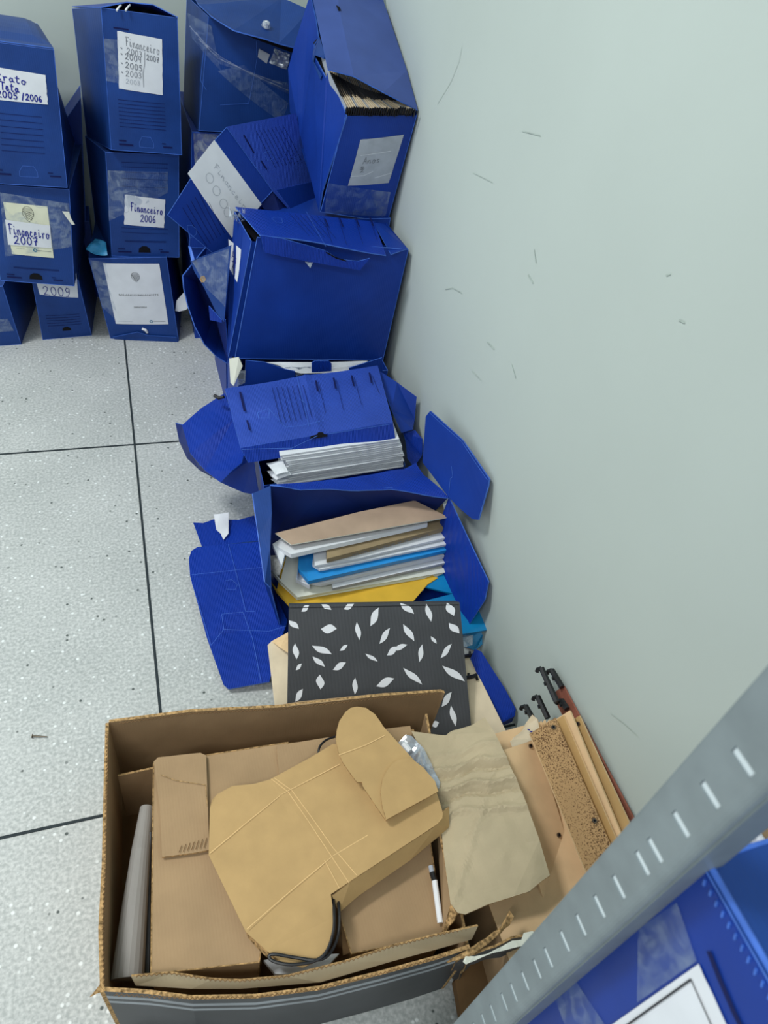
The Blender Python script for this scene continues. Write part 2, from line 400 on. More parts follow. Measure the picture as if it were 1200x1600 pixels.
def typed(mb, fr, txt, u0, v0, u1, h, m, d=0.0006):
    cu = bpy.data.curves.new('t', 'FONT'); cu.body = txt; cu.resolution_u = 2
    o = bpy.data.objects.new('t', cu); C.objects.link(o); dg = bpy.context.evaluated_depsgraph_get(); me = o.evaluated_get(dg).to_mesh()
    vs = [v.co.copy() for v in me.vertices]; fs = [tuple(p.vertices) for p in me.polygons]
    if vs:
        x0 = min(v.x for v in vs); x1 = max(v.x for v in vs); i = len(mb.v); k = mb.mi(m)
        for v in vs: mb.v.append(fr.at(u0 + (v.x-x0)/(x1-x0)*(u1-u0), v0 + h*(1 - v.y/0.73), d))
        for f in fs: mb.f.append(tuple(i+j for j in f)); mb.m.append(k)
    bpy.data.objects.remove(o); bpy.data.curves.remove(cu)
def plate(fr, m='white_paper', jag=0.0, n=16, extra=None):
    mb = MB()
    def fn(u, v):
        uu = u + (jag*noise.noise(Vector((v*7, 3, 1))) if u in (0, 1) else 0); vv = v + (jag*noise.noise(Vector((u*7, 9, 2))) if v in (0, 1) else 0)
        return fr.at(uu, vv, 0.0003 + 0.0004*noise.noise(Vector((u*3, v*3, 5))))
    mb.grid(fn, n, n, m, 0.0003)
    return mb
def crest(mb, fr, u, v, r, asp, m='ink_black'):
    mb.stroke(fr, ell(u, v - r*asp*0.1, r, r*asp*0.95, 160, 380, 10), 0.0008, m)
    mb.stroke(fr, [(u-r*.95, v+r*.2*asp), (u-r*.5, v+r*.8*asp), (u, v+r*1.15*asp), (u+r*.5, v+r*.8*asp), (u+r*.95, v+r*.2*asp)], 0.0008, m)
    for k in range(4):
        vv = v - r*asp*0.15 + k*r*asp*0.28; hw = r*(0.9 - k*0.17)
        mb.stroke(fr, [(u-hw, vv-r*.12), (u-hw*.3, vv+r*.1), (u+hw*.3, vv-r*.05), (u+hw, vv+r*.15)], 0.0012, m)
    for k in range(3): mb.stroke(fr, [(u-r*.8, v-r*asp*(.75-k*.2)), (u+r*.8, v-r*asp*(.7-k*.2))], 0.0008, m)
def box_print(mb, fr, u0=0.22, u1=0.85, v0=0.55, v1=0.8, n=7, notch=(0.5, 0.9), hole=False, words=True):
    for k in range(n):
        v = v0 + (v1-v0)*k/(n-1); mb.stroke(fr, [(u0, v), (u1, v)], 0.0011, 'print_ink', 0.0004)
    u, v = notch
    if hole:
        pts = [fr.at(u-.09, v+.035, .0006), fr.at(u+.09, v+.035, .0006), fr.at(u+.08, v-.01, .0006), fr.at(u+.03, v-.035, .0006), fr.at(u-.03, v-.035, .0006), fr.at(u-.08, v-.01, .0006)]
        mb.poly(pts, 'black_gap')
    else:
        mb.stroke(fr, [(u-.1, v+.04), (u-.1, v), (u-.06, v-.045), (u+.06, v-.045), (u+.1, v), (u+.1, v+.04), (u-.1, v+.04)], 0.0008, 'blue_edge', 0.0004)
    if words:
        mb.stroke(fr, [(u-.38, v), (u-.29, v)], 0.003, 'print_ink', 0.0004); mb.stroke(fr, [(u-.38, v+.03), (u-.2, v+.03)], 0.004, 'print_ink', 0.0004)
        mb.stroke(fr, [(u+.22, v), (u+.27, v)], 0.002, 'print_ink', 0.0004); mb.stroke(fr, [(u+.24, v+.025), (u+.36, v+.025)], 0.003, 'print_ink', 0.0004)
def tape(fr, quad, m='clear_tape', d=0.0012):
    s = Sub(fr, quad, d); mb = MB(); mb.grid(lambda u, v: s.at(u, v, 0.0006*noise.noise(Vector((u*9, v*9, 1)))), 6, 4, m); return mb

# ------------------------------------------------------------------ the room
fl = MB(); fl.grid(lambda u, v: Vector((-2.2 + u*2.85, 2.65 - v*4.2, 0)), 1, 1, 'terrazzo', 0.05); struct('floor', fl)
XW = 0.645
wr = MB(); wr.box((XW, -1.55, -0.05), (XW+0.1, 2.75, 2.7), 'wall_paint')
wf = Frame(Vector((XW-.0004, 2.6, 1.6)), Vector((XW-.0004, 0, 1.6)), Vector((XW-.0004, 0, 0)), Vector((XW-.0004, 2.6, 0)))
for pts, w in ((((722, 73), (718, 95), (705, 128), (684, 162)), .0011), (((817, 205), (830, 208), (845, 212)), .0012), (((696, 452), (708, 450), (722, 458)), .0014), (((955, 1115), (975, 1130), (997, 1150)), .0011), (((738, 580), (752, 594)), .0015),
               (((762, 535), (772, 545)), .0025), (((740, 270), (770, 285)), .0009), (((800, 570), (806, 590)), .002), (((826, 430), (833, 442)), .0025), (((1062, 500), (1070, 504)), .002), (((1042, 430), (1048, 428)), .0018), (((835, 390), (838, 410)), .002)):
    wr.stroke(wf, [wf.uv(*p) for p in pts], w, 'scuff', 0.0)
struct('wall_right', wr)
wb = MB(); wb.box((-2.3, 2.5, -0.05), (XW, 2.6, 2.7), 'wall_paint'); struct('wall_back', wb)
ce = MB(); ce.box((-2.3, -1.55, 2.7), (XW+.1, 2.75, 2.75), 'wall_paint'); struct('ceiling', ce)
j = MB(); a = V(195.8, 533.8, z=0); b = V(249.2, 1115, z=0); xj = (a.x+b.x)/2
j.box((xj-.0025, -1.5, -.001), (xj+.0025, 2.5, .0012), 'joint_dark'); struct('trim_1', j)
for k, yy in enumerate((V(210, 694.8, z=0).y, V(0, 1309.8, z=0).y)):
    j = MB(); j.box((-2.2, yy-.0025, -.001), (XW, yy+.0025, .0011), 'joint_dark'); struct('trim_%d' % (k+2), j)

# ------------------------------------------------------------------ left stacks of archive boxes
def par(Q, bTL, bBL):
    return [bTL, Q[1] + (bTL - Q[0]), Q[2] + (bBL - Q[3]), bBL]
def archive(Q, B, m='blue_faded', bulge=0.004, edges='blue_edge'):
    mb = MB(); mb.hexa(Q, B, m, bulge, edges=edges); return mb, Frame(*Q, bulge=bulge)
DZ = Vector((0, 0, 1))
# A: floor box at the left border
Q = [V(-80, 452, y=2.06), V(4, 447, y=2.06), V(33, 538, z=0.0), V(-72, 546, z=0.0)]
B = par(Q, Q[0] + Vector((.05, .35, 0)), Q[3] + Vector((.05, .35, 0)))
mb, fr = archive(Q, B)
thing('archive_box', 'blue archive box on the floor cut by the left border, bottom left of the stacks', 'box', [('body', mb), ('clear_tape', tape(fr, ((-40, 500), (12, 497), (22, 517), (-40, 520))))], 'archive boxes in the left stacks')
# B: box marked 2009
Q = [V(50, 437, y=2.10), V(122, 437, y=2.10), V(143, 524, z=0.0), V(67, 531, z=0.0)]
B = par(Q, Q[0] + Vector((.02, .35, 0)), Q[3] + Vector((.03, .35, 0)))
mb, fr = archive(Q, B)
box_print(mb, fr, .15, .85, .58, .76, 5, (.52, .83), hole=True, words=False)
lf = Sub(fr, ((52, 425), (119, 425), (122, 464), (62, 460))); hw = MB(); write(hw, lf, '2009', .12, .62, .85, .35, .0018, 'ink_blue')
thing('archive_box', 'blue archive box on the floor with a paper label reading 2009', 'box', [('body', mb), ('paper_label', plate(lf).join(hw))], 'archive boxes in the left stacks')
# C: Financeiro 2007
Q = [V(-22, 288, y=2.03), V(108, 296, y=2.03), V(116, 447, y=2.045), V(1, 438, y=2.045)]
B = par(Q, Q[0] + Vector((.035, .36, 0)), Q[3] + Vector((.035, .36, 0)))
mb, fr = archive(Q, B)
box_print(mb, fr, .2, .8, .83, .84, 1 + 1, (.48, .92), hole=True)
lf = Sub(fr, ((5, 315), (74, 322), (84, 402), (19, 396)))
hw = MB(); crest(hw, lf, .53, .17, .13, 1.0); typed(hw, lf, 'www.', .12, .855, .35, .02, 'ink_grey')
hw.stroke(lf, [(.62, .87), (.95, .875)], .0012, 'ink_grey'); hw.stroke(lf, ell(.57, .87, .035, .03), .0022, 'logo_teal')
lf2 = Sub(fr, ((8, 342), (78, 351), (81, 386), (13, 381)), 0.0022)
hw2 = MB(); write(hw2, lf2, 'Financeiro', .06, .12, .98, .42, .0022, 'ink_blue', .06); write(hw2, lf2, '2007', .15, .6, .72, .32, .0026, 'ink_blue')
tear = MB(); tear.sheet([fr.at(*fr.uv(*p), .004) for p in ((97, 329), (108, 330), (111, 340), (117, 350), (112, 350), (104, 339))], 'white_paper_warm', .0006)
thing('archive_box', 'blue archive box with a cream crest label reading Financeiro 2007, middle of its stack', 'box',
      [('body', mb), ('paper_label', plate(lf, 'paper_cream').join(hw)), ('paper_strip', plate(lf2).join(hw2)), ('torn_paper', tear), ('clear_tape', tape(fr, ((0, 300), (108, 318), (112, 385), (8, 400))))], 'archive boxes in the left stacks')
# D: Contrato
Q = [V(-48, 60, y=2.02), V(84, 78, y=2.02), V(105, 293, y=2.02), V(-38, 285, y=2.02)]
B = par(Q, V(-58, 20, y=2.36), Q[3] + Vector((.02, .35, 0)))
mb, fr = archive(Q, B, bulge=.003)
box_print(mb, fr, .3, .78, .47, .74, 7, (.58, .89))
# lid arch at the top
def lidfn(u, v):
    p = mid(mid(B[0], B[1], u), mid(Q[0], Q[1], u), v); return p + DZ*(.022*math.sin(math.pi*min(1, v*1.1))**.5*min(1, (1-u)*6+.15) if v < .9 else .004)
lid = MB(); lid.grid(lidfn, 10, 10, 'blue_faded', .002, 'blue_edge')
lf = Sub(fr, ((-38, 99), (71, 117), (75, 163), (-34, 152)))
hw = MB(); write(hw, lf, 'Contrato', .02, .08, .72, .24, .0022, 'ink_blue', .1); write(hw, lf, 'Teta', .33, .4, .6, .26, .0024, 'ink_blue', .04); write(hw, lf, '2005', .27, .70, .58, .2, .0024, 'ink_blue', .02); write(hw, lf, '/2006', .62, .70, .93, .2, .0024, 'ink_blue', .04)
thing('archive_box', 'blue archive box labelled Contrato Teta 2005/2006 by hand, top of leftmost stack', 'box', [('body', mb), ('lid', lid), ('paper_label', plate(lf, jag=.012).join(hw))], 'archive boxes in the left stacks')
# box glimpsed behind, between the two stacks
Q = [V(102, 188, y=2.36), V(126, 153, y=2.36), V(134, 345, y=2.38), V(100, 345, y=2.38)]
B = [q + Vector((0, .12, 0)) for q in Q]
mb, fr = archive(Q, B, 'blue_plastic', .0)
Q2 = [Q[3] + Vector((-.01, 0, -.002)), Q[2] + Vector((.01, 0, -.002)), Q[2]*1.0, Q[3]*1.0]; Q2[2].z = 0; Q2[3].z = 0; Q2[2].x = Q2[1].x; Q2[3].x = Q2[0].x
thing('archive_box', 'dark blue box corner glimpsed in the gap behind the two left stacks', 'box', mb, 'archive boxes in the left stacks')
mb2, _ = archive(Q2, [q + Vector((0, .14, 0)) for q in Q2], 'blue_plastic', .0)
thing('archive_box', 'dark blue box low in the shaded gap behind the two left stacks', 'box', mb2, 'archive boxes in the left stacks')
# E: Balanco / Balancete
Q = [V(139, 404, y=2.09), V(260, 402, y=2.09), V(279, 533, z=0.0), V(173, 529, z=0.0)]
B = par(Q, Q[0] + Vector((.03, .34, 0)), Q[3] + Vector((.05, .34, 0)))
mb, fr = archive(Q, B, bulge=.006)
lf = Sub(fr, ((161, 410), (249, 413), (263, 505), (181, 506)))
hw = MB(); crest(hw, lf, .53, .2, .075, .9); typed(hw, lf, 'BALANÇO/BALANCETE', .17, .475, .9, .03, 'ink_black'); typed(hw, lf, '2003/2004', .4, .68, .64, .028, 'ink_black')
hw.stroke(lf, [(.06, .95), (.32, .95)], .0008, 'ink_pencil'); hw.stroke(lf, ell(.68, .945, .025, .02), .002, 'logo_teal'); hw.stroke(lf, [(.73, .945), (.95, .95)], .0012, 'ink_grey')
knot = MB(); knot.tube([fr.at(*fr.uv(222, 512), .002), fr.at(*fr.uv(228, 514), .004), fr.at(*fr.uv(230, 518), .002)], .004, 'white_plastic', 7)
flp = MB(); flp.sheet([fr.at(*fr.uv(*p), .006) for p in ((176, 527), (215, 517), (232, 522), (276, 524), (279, 533), (178, 530))], 'blue_faded', .002, 'blue_edge')
blufilm = MB(); blufilm.sheet([V(134, 390, y=2.1), V(148, 372, y=2.14), V(165, 378, y=2.12), V(168, 398, y=2.08), V(150, 398, y=2.08)], 'blue_light_film', .001, rough=.004, scale=40, cell=.01)
thing('archive_box', 'wide taped blue box on the floor, its printed page reading BALANÇO', 'box',
      [('body', mb), ('printed_page', plate(lf, 'white_paper').join(hw)), ('finger_hole_knot', knot), ('bottom_flap', flp), ('cling_film', blufilm), ('clear_tape', tape(fr, ((140, 404), (165, 408), (186, 505), (160, 480))))], 'archive boxes in the left stacks')
# F: Financeiro 2006
Q = [V(165, 238, y=2.08), V(279, 243, y=2.08), V(280, 402, y=2.10), V(175, 400, y=2.10)]
B = par(Q, V(133, 212, y=2.36), V(152, 374, y=2.36))
mb, fr = archive(Q, B)
for py in (255, 262, 270, 280, 292, 357, 364): mb.stroke(fr, [fr.uv(190, py-2), fr.uv(262, py+1)], .001, 'print_ink', .0004)
box_print(mb, fr, .2, .8, .83, .84, 2, (.48, .92), hole=True)
lf = Sub(fr, ((195, 303), (258, 311), (256, 355), (194, 350)))
hw = MB(); write(hw, lf, 'Financeiro', .15, .22, .96, .28, .002, 'ink_blue', .04); write(hw, lf, '2006', .4, .6, .8, .24, .002, 'ink_blue')
thing('archive_box', 'blue archive box with a small torn label Financeiro 2006, middle of its stack', 'box',
      [('body', mb), ('paper_label', plate(lf, jag=.020).join(hw)), ('clear_tape', tape(fr, ((168, 266), (262, 268), (262, 300), (170, 345))))], 'archive boxes in the left stacks')
# G: Financeiro 2003 2004
Q = [V(158, 12, y=2.06), V(277, 28, y=2.06), V(284, 242, y=2.06), V(174, 234, y=2.06)]
B = par(Q, V(113, 14, y=2.34), V(136, 214, y=2.38))
mb, fr = archive(Q, B, bulge=.003)
box_print(mb, fr, .14, .78, .61, .81, 8, (.5, .92))
mb.stroke(fr, [fr.uv(178, 43), fr.uv(200, 46)], .003, 'print_ink', .0004)
lf = Sub(fr, ((183, 48), (253, 61), (254, 148), (186, 138)))
hw = MB(); m_ = 'ink_grey'
write(hw, lf, 'Financeiro', .18, .06, .95, .16, .0011, m_, .06); write(hw, lf, '2003', .2, .25, .56, .1, .0012, m_, .03)
write(hw, lf, '2004', .16, .35, .54, .1, .0014, m_, .02); write(hw, lf, '2005', .16, .50, .56, .1, .0015, m_, .02); write(hw, lf, '2003', .16, .65, .54, .1, .0011, m_); write(hw, lf, '2003', .16, .80, .5, .08, .0008, 'ink_pencil')
write(hw, lf, '2007', .64, .31, .94, .09, .0014, m_, .02); hw.stroke(lf, [(.6, .28), (.59, .5), (.55, .65), (.56, .9)], .0010, m_)
for v in (.27, .37, .53, .69): hw.stroke(lf, [(.07, v), (.09, v+.01)], .0022, m_)
ties = MB()
for px in (183, 197): ties.tube([V(px+6, 8, y=2.07), V(px+2, 12, y=2.055), V(px-1, 17, y=2.05)], .0022, 'white_plastic', 6)
lidm = MB(); lidm.sheet([V(158, 12, y=2.055), V(200, 9, y=2.07) + DZ*.006, V(240, 13, y=2.07) + DZ*.006, V(278, 28, y=2.055), B[1] + DZ*.004, B[0] + DZ*.004], 'blue_plastic', .002, 'blue_edge')
thing('archive_box', 'blue archive box with white list label Financeiro 2003 2004, top of its stack', 'box',
      [('body', mb), ('lid', lidm), ('paper_label', plate(lf, jag=.012).join(hw)), ('cable_tie', ties), ('clear_tape', tape(fr, ((162, 60), (186, 62), (186, 130), (166, 126))))], 'archive boxes in the left stacks')

# ------------------------------------------------------------------ the corner heap
# H and the column beneath it
mb = MB(); Q = [Vector((.19, 2.1, .30)), Vector((.47, 2.1, .30)), Vector((.47, 2.1, 0)), Vector((.19, 2.1, 0))]
mb.hexa(Q, [q + Vector((0, .36, 0)) for q in Q], 'blue_plastic', .003, edges='blue_edge')
thing('archive_box', 'large blue box on the floor in the dark gap behind the leaning heap', 'box', mb, 'boxes heaped in the corner')
mb = MB(); Q = [V(300, 206, y=2.09), V(455, 214, y=2.09), Vector((.475, 2.09, .305)), Vector((.185, 2.09, .305))]
mb.hexa(Q, [q + Vector((0, .36, 0)) for q in Q], 'blue_plastic', .003, edges='blue_edge'); fr = Frame(*Q, bulge=.003)
thing('archive_box', 'blue box wrapped in clear film under the big film-wrapped box', 'box', [('body', mb), ('cling_film', tape(fr, ((302, 208), (350, 210), (345, 240), (306, 300)), 'clear_bag'))], 'boxes heaped in the corner')
Q = [V(326, 26, y=2.06), V(478, 112, y=2.06), V(478, 212, y=2.08), V(311, 204, y=2.08)]
Q[1] = V(470, 62, y=2.06)
B = par(Q, V(292, -6, y=2.30), V(286, 190, y=2.32))
mb = MB(); mb.hexa(Q, B, 'blue_faded', .006, faces='FBLRD', edges='blue_edge'); fr = Frame(*Q, bulge=.006)
# darker opening and gap below the lid
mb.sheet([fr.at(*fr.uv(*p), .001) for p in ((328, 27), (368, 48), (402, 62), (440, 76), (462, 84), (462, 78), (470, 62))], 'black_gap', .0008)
lid = MB(); lid.sheet([V(294, -22, y=2.30), V(310, 6, y=2.12), V(330, 24, y=2.03), V(365, 46, y=2.0), V(400, 57, y=1.99), V(436, 68, y=1.99), V(474, 76, y=1.99), V(483, 17, y=2.08), V(440, -2, y=2.16), V(380, -20, y=2.3)], 'blue_faded', .003, 'blue_edge', rough=.003, scale=9, cell=.02)
lp = Plane(V(330, 24, y=2.03), V(400, 57, y=1.99), V(440, -2, y=2.16))
knob = MB(); c0 = lp.p(415, 43, .003); knob.tube([c0, c0 + lp.n*.006, c0 + lp.n*.010], .011, 'clear_bag', 12, .008)
knob.tube([c0 + lp.n*.004 + Vector((.006*math.cos(a), 0, .006*math.sin(a))) for a in [i*.7 for i in range(9)]], .002, 'white_plastic', 6)
kt = MB(); kt.sheet([fr.at(*fr.uv(*p), .003) for p in ((428, 75), (452, 84), (448, 108), (420, 97))], 'clear_bag', .001, rough=.004, scale=80, cell=.008)
gp = MB(); gp.sheet([fr.at(*fr.uv(*p), .0025) for p in ((404, 75), (421, 84), (416, 98), (402, 88))], 'paper_grey', .0006)
cling = MB()
for quad in (((293, 20), (330, 40), (345, 110), (300, 60)), ((300, 60), (345, 100), (455, 130), (455, 148)), ((340, 110), (380, 100), (450, 160), (440, 190))):
    s_ = Sub(fr, quad, .0022); cling.grid(lambda u, v: s_.at(u, v, .0015*noise.noise(Vector((u*8, v*5, 2)))), 8, 5, 'clear_tape')
for pts in (((296, 40), (318, 66), (345, 88), (385, 110), (450, 140)), ((310, 60), (340, 90), (400, 115), (440, 130)), ((306, 50), (330, 80), (352, 96))):
    cling.stroke(fr, [fr.uv(*p) for p in pts], .0018, 'clear_bag', .003)
cut = MB()
for pts in (((400, 64), (401, 90), (388, 160), (344, 163)), ((318, 80), (313, 125), (322, 140))): cut.stroke(fr, [fr.uv(*p) for p in pts], .0009, 'blue_edge', .001)
mb.join(cut)
thing('archive_box', 'big blue box wrapped in shiny clear film, lid held by a clear knob', 'box',
      [('body', mb), ('lid', lid, [('clear_knob', knob)]), ('cling_film', cling), ('crinkled_tape', kt), ('paper_scrap', gp)], 'boxes heaped in the corner')
# hidden supports for I
mb = MB(); Q = [Vector((.30, 1.66, .29)), Vector((.62, 1.66, .29)), Vector((.62, 1.66, 0)), Vector((.30, 1.66, 0))]
mb.hexa(Q, [q + Vector((0, .36, 0)) for q in Q], 'blue_plastic', .0, edges='blue_edge')
thing('archive_box', 'blue box on the floor behind the large plain-fronted box, against the wall', 'box', mb, 'boxes heaped in the corner')
mb = MB(); Q = [Vector((.33, 1.665, .565)), Vector((.63, 1.665, .575)), Vector((.63, 1.665, .295)), Vector((.33, 1.665, .295))]
mb.hexa(Q, [q + Vector((0, .34, 0)) for q in Q], 'blue_plastic', .0, edges='blue_edge')
thing('archive_box', 'blue box in the dark under the tall box full of hanging folders', 'box', mb, 'boxes heaped in the corner')
# I: tall box full of hanging folders, tipped forward
Q = [V(540, 181, y=1.62), V(651, 180, x=.640), V(605, 347, x=.628), V(501, 331, y=1.645)]
bTL = V(487, -8, y=1.92); bBL = V(453, 174, y=1.95)
B = [bTL, V(600, 4, x=.636), Q[2] + (bBL - Q[3]), bBL]; B[2].x = .636
mb = MB(); mb.hexa(Q, B, 'blue_plastic', .003, faces='FBRD', edges=None); fr = Frame(*Q, bulge=.003)
lq = Plane(Q[0], Q[3], V(453, 150, y=1.93))
side = [V(541, 181, y=1.617), V(513, 110, y=1.72), V(509, 122, y=1.72), V(491, 88, y=1.80), V(490, 70, y=1.82), V(497, 60, y=1.83), V(493, 30, y=1.86), V(484, -8, y=1.9), V(460, 70, y=1.92), V(450, 108, y=1.93), V(453, 174, y=1.93), V(470, 215, y=1.84), V(498, 331, y=1.65), V(503, 300, y=1.645)]
mb.sheet(side, 'blue_plastic', .003, 'blue_edge')
for a_, b_ in ((Q[0], Q[3]), (Q[3], Q[2]), (Q[1], Q[2])): mb.tube([a_, b_], .0009, 'blue_edge', 5)
notch = MB(); notch.sheet([V(490, 66, y=1.835), V(500, 56, y=1.835), V(515, 90, y=1.76), V(512, 120, y=1.74), V(504, 126, y=1.74), V(489, 90, y=1.82)], 'black_gap', .0008)
tab = MB(); tab.sheet([V(499, 58, y=1.815), V(508, 86, y=1.745), V(506, 92, y=1.745), V(492, 86, y=1.79), V(490, 96, y=1.79), V(503, 118, y=1.735), V(500, 124, y=1.74), V(488, 95, y=1.80), V(489, 80, y=1.81)], 'blue_faded', .001)
lidm = MB()
lidm.sheet([V(483, -30, y=1.93), V(512, 108, y=1.66), V(553, 119, y=1.63), V(533, 28, y=1.80), V(523, -30, y=1.92)], 'blue_sheen', .0025, 'blue_edge')
lidm.sheet([V(533, 28, y=1.80), V(553, 119, y=1.63), V(600, 144, y=1.61), V(653, 172, x=.641), V(636, 110, x=.640), V(600, 4, x=.636), V(592, -30, x=.625), V(523, -30, y=1.92)], 'blue_sheen', .0025, 'blue_edge')
lidm.sheet([V(525, 8, y=1.835), V(530, 10, y=1.83), V(533, 16, y=1.82), V(529, 17, y=1.82)], 'black_gap', .0006)
lf = Sub(fr, ((563, 218), (630, 209), (607, 285), (543, 289)))
hw = MB(); write(hw, lf, 'Anos', .2, .38, .62, .14, .0012, 'ink_grey'); write(hw, lf, 's', .16, .52, .3, .12, .0016, 'ink_grey'); write(hw, lf, '2', .2, .6, .3, .1, .0012, 'ink_grey')
for pts in (((0, .78), (.3, .78), (.5, .7)), ((.1, .33), (.8, .3)), ((.6, .85), (.97, .78))): hw.stroke(lf, pts, .0012, 'white_paper')
wrap = MB(); wrap.grid(lambda u, v: Sub(fr, ((512, 285), (610, 300), (603, 340), (505, 330)), .0015).at(u, v), 4, 4, 'clear_tape')
thing('archive_box', 'tall blue box tipped against the wall, top of the heap, with a crumpled white label', 'box',
      [('body', mb), ('lid', lidm), ('cut_opening', notch), ('torn_tab', tab), ('paper_label', plate(lf, 'paper_grey', jag=.008).join(hw)), ('clear_tape', wrap)], 'boxes heaped in the corner')
# folders within: about thirty
nf = 30
for k in range(nf):
    t = k/(nf-1)
    px = 541 + t*105; py = 168 + t*3 + random.uniform(-1, 1)
    if 22 < k < 26: py -= 3
    yb = 1.625 - t*.012
    p0 = V(px, py, y=yb); p1 = p0 + Vector((-.035 + .01*t, .05, .055)) + Vector((0, .25, .10))
    mb = MB()
    lo = Vector((0, .09, -.10))
    top = V(515 + t*95, 112 + t*38 + 6*math.sin(math.pi*t), y=1.70 - t*.04)
    a_ = p0; b_ = top
    w = Vector((.00115, 0, 0))
    mb.sheet([a_, b_, b_ + Vector((0, .12, .03)), a_ + Vector((0, .16, -.12)), a_ + lo], 'folder_beige' if k % 5 else 'paper_grey', .0011)
    rail = MB(); q = a_ + (b_-a_)*-.02 + Vector((0, -.003, .0)); rail.tube([q + Vector((0, -.002, .003)), q + Vector((0, .002, -.013))], .0022, 'black_plastic', 6)
    hk = MB(); tt = .30 + .14*random.random() + .25*t; hk.tube([mid(a_, b_, tt) + Vector((0, -.002, .0008)), b_ + Vector((0, -.002, .0008))], .0015, 'black_plastic', 5)
    thing('hanging_folder', 'thin folder with black rail, one of the row packed in the tall tipped box', 'folder', [('cover', mb), ('rail', rail), ('metal_spine', hk)], 'hanging folders packed in the tall box')
# J: tilted box with a wide paper strip
Q = [V(336, 219, y=1.70), V(406, 319, y=1.72), V(352, 412, y=1.70), V(262, 336, y=1.67)]
jd = V(462, 181, y=1.86) - V(354, 199, y=1.71)
Q[0] = V(354, 199, y=1.715); Q[1] = V(426, 298, y=1.725)
SL = [V(336, 219, y=1.685), V(406, 319, y=1.70)]
B = [Q[0] + jd, V(500, 322, y=1.80), Q[2] + Vector((.12, .16, .04)), Q[3] + Vector((.12, .20, .08))]
Qf = [SL[0], SL[1], Q[2], Q[3]]
mb = MB(); mb.hexa(Qf, [Q[0], Q[1], B[2], B[3]], 'blue_plastic', 0, edges='blue_edge')
mb.hexa([Q[0], Q[1], B[2], B[3]], [B[0], B[1], B[2] + Vector((.02, .02, .02)), B[3] + Vector((.02, .02, .02))], 'blue_plastic', 0, n=3)
fr = Frame(*Qf)
for k in range(6):
    a_ = (280 + k*7.3, 312 - 0 + k*-1.5 + 4); b_ = (a_[0] + 40, a_[1] + 64)
    mb.stroke(fr, [fr.uv(285 + k*6.5, 324 - k*5.5), fr.uv(323 + k*5.5, 384 - k*4)], .0010, 'print_ink', .0005)
mb.stroke(fr, [fr.uv(*p) for p in ((292, 352), (296, 372), (306, 366), (307, 358), (300, 352), (292, 352))], .0008, 'blue_edge', .0005)
lidp = Plane(Q[0] + Vector((0, -.003, .003)), Q[1] + Vector((0, -.003, .003)), V(462, 181, y=1.86))
lidm = MB(); lidm.sheet([lidp.p(*p) for p in ((354, 198), (462, 177), (478, 240), (498, 315), (455, 330), (427, 299))], 'blue_ribbed_sheen', .0025, 'blue_edge')
lidm.sheet([lidp.p(*p, .002) for p in ((431, 297), (488, 284), (492, 318), (455, 329))], 'blue_plastic', .002, 'blue_edge')
lf3 = Frame(lidp.p(354, 198), lidp.p(462, 177), lidp.p(490, 300), lidp.p(426, 298))
for k in range(8):
    x0 = 400 + k*6; lidm.stroke(lf3, [lf3.uv(x0, 205 - k*1.2), lf3.uv(x0 + 30, 262 - k*1)], .0010, 'print_ink', .0006)
lidm.stroke(lf3, [lf3.uv(381, 212), lf3.uv(396, 238)], .004, 'print_ink', .0006); lidm.stroke(lf3, [lf3.uv(408, 252), lf3.uv(416, 264)], .004, 'print_ink', .0006)
lidm.stroke(lf3, [lf3.uv(*p) for p in ((411, 240), (419, 252), (427, 248), (426, 240), (419, 236), (411, 240))], .0009, 'blue_edge', .0006)
lf = Sub(fr, ((335, 219), (408, 318), (362, 371), (293, 271)), .001)
hw = MB()
write(hw, lf, 'Financeiro', .2, .28, .95, .12, .0011, 'ink_pencil')
for (u, v) in ((.25, .62), (.42, .66), (.6, .7), (.72, .74)): hw.stroke(lf, ell(u, v, .06, .09), .0010, 'ink_pencil')
fl2 = MB(); fl2.sheet([V(408, 320, y=1.715), V(427, 299, y=1.73), V(456, 331, y=1.75), V(440, 338, y=1.72), V(412, 326, y=1.715)], 'blue_shaded', .002, 'blue_edge')
thing('archive_box', 'tilted blue box lying askew with a wide white paper strip across it', 'box', [('body', mb), ('lid', lidm), ('paper_strip', plate(lf, jag=.008).join(hw)), ('end_flap', fl2)], 'boxes heaped in the corner')
# support under J
mb = MB(); Q_ = [Vector((.235, 1.72, .40)), Vector((.297, 1.72, .40)), Vector((.297, 1.72, 0)), Vector((.235, 1.72, 0))]
mb.hexa(Q_, [q + Vector((0, .25, 0)) for q in Q_], 'blue_plastic', 0, n=2)
thing('archive_box', 'dark blue box standing in the shade under the tilted box', 'box', mb, 'boxes heaped in the corner')
# K: large plain-fronted box
KF = [V(402, 371, y=1.50), V(638, 390, x=.632), V(598, 563, x=.612), V(367, 560, y=1.49)]
KL = [V(393, 377, y=1.525), V(357, 557, y=1.52)]
Q = [KL[0], KF[1] + Vector((0, .02, 0)), KF[2] + Vector((0, .02, 0)), KL[1]]
B = par(Q, V(366, 330, y=1.635), V(353, 548, y=1.63)); B[1] = V(603, 348, y=1.64); B[1].x = min(B[1].x, .63); B[2].x = min(B[2].x, .63)
mb = MB(); mb.hexa(Q, B, 'blue_plastic', 0, faces='FBLRD', edges=None, n=2)
fp = MB(); kf = Frame(*KF, bulge=.004); fp.grid(lambda u, v: kf.at(u, v), 12, 8, 'blue_plastic', .003, 'blue_edge')
for a_, b_ in ((0, 1), (1, 2), (2, 3), (3, 0)): fp.tube([KF[a_], KF[b_]], .0009, 'blue_edge', 5)
mb.tube([Q[0], Q[3]], .0009, 'blue_edge', 5); mb.tube([B[0], Q[0]], .0009, 'blue_edge', 5)
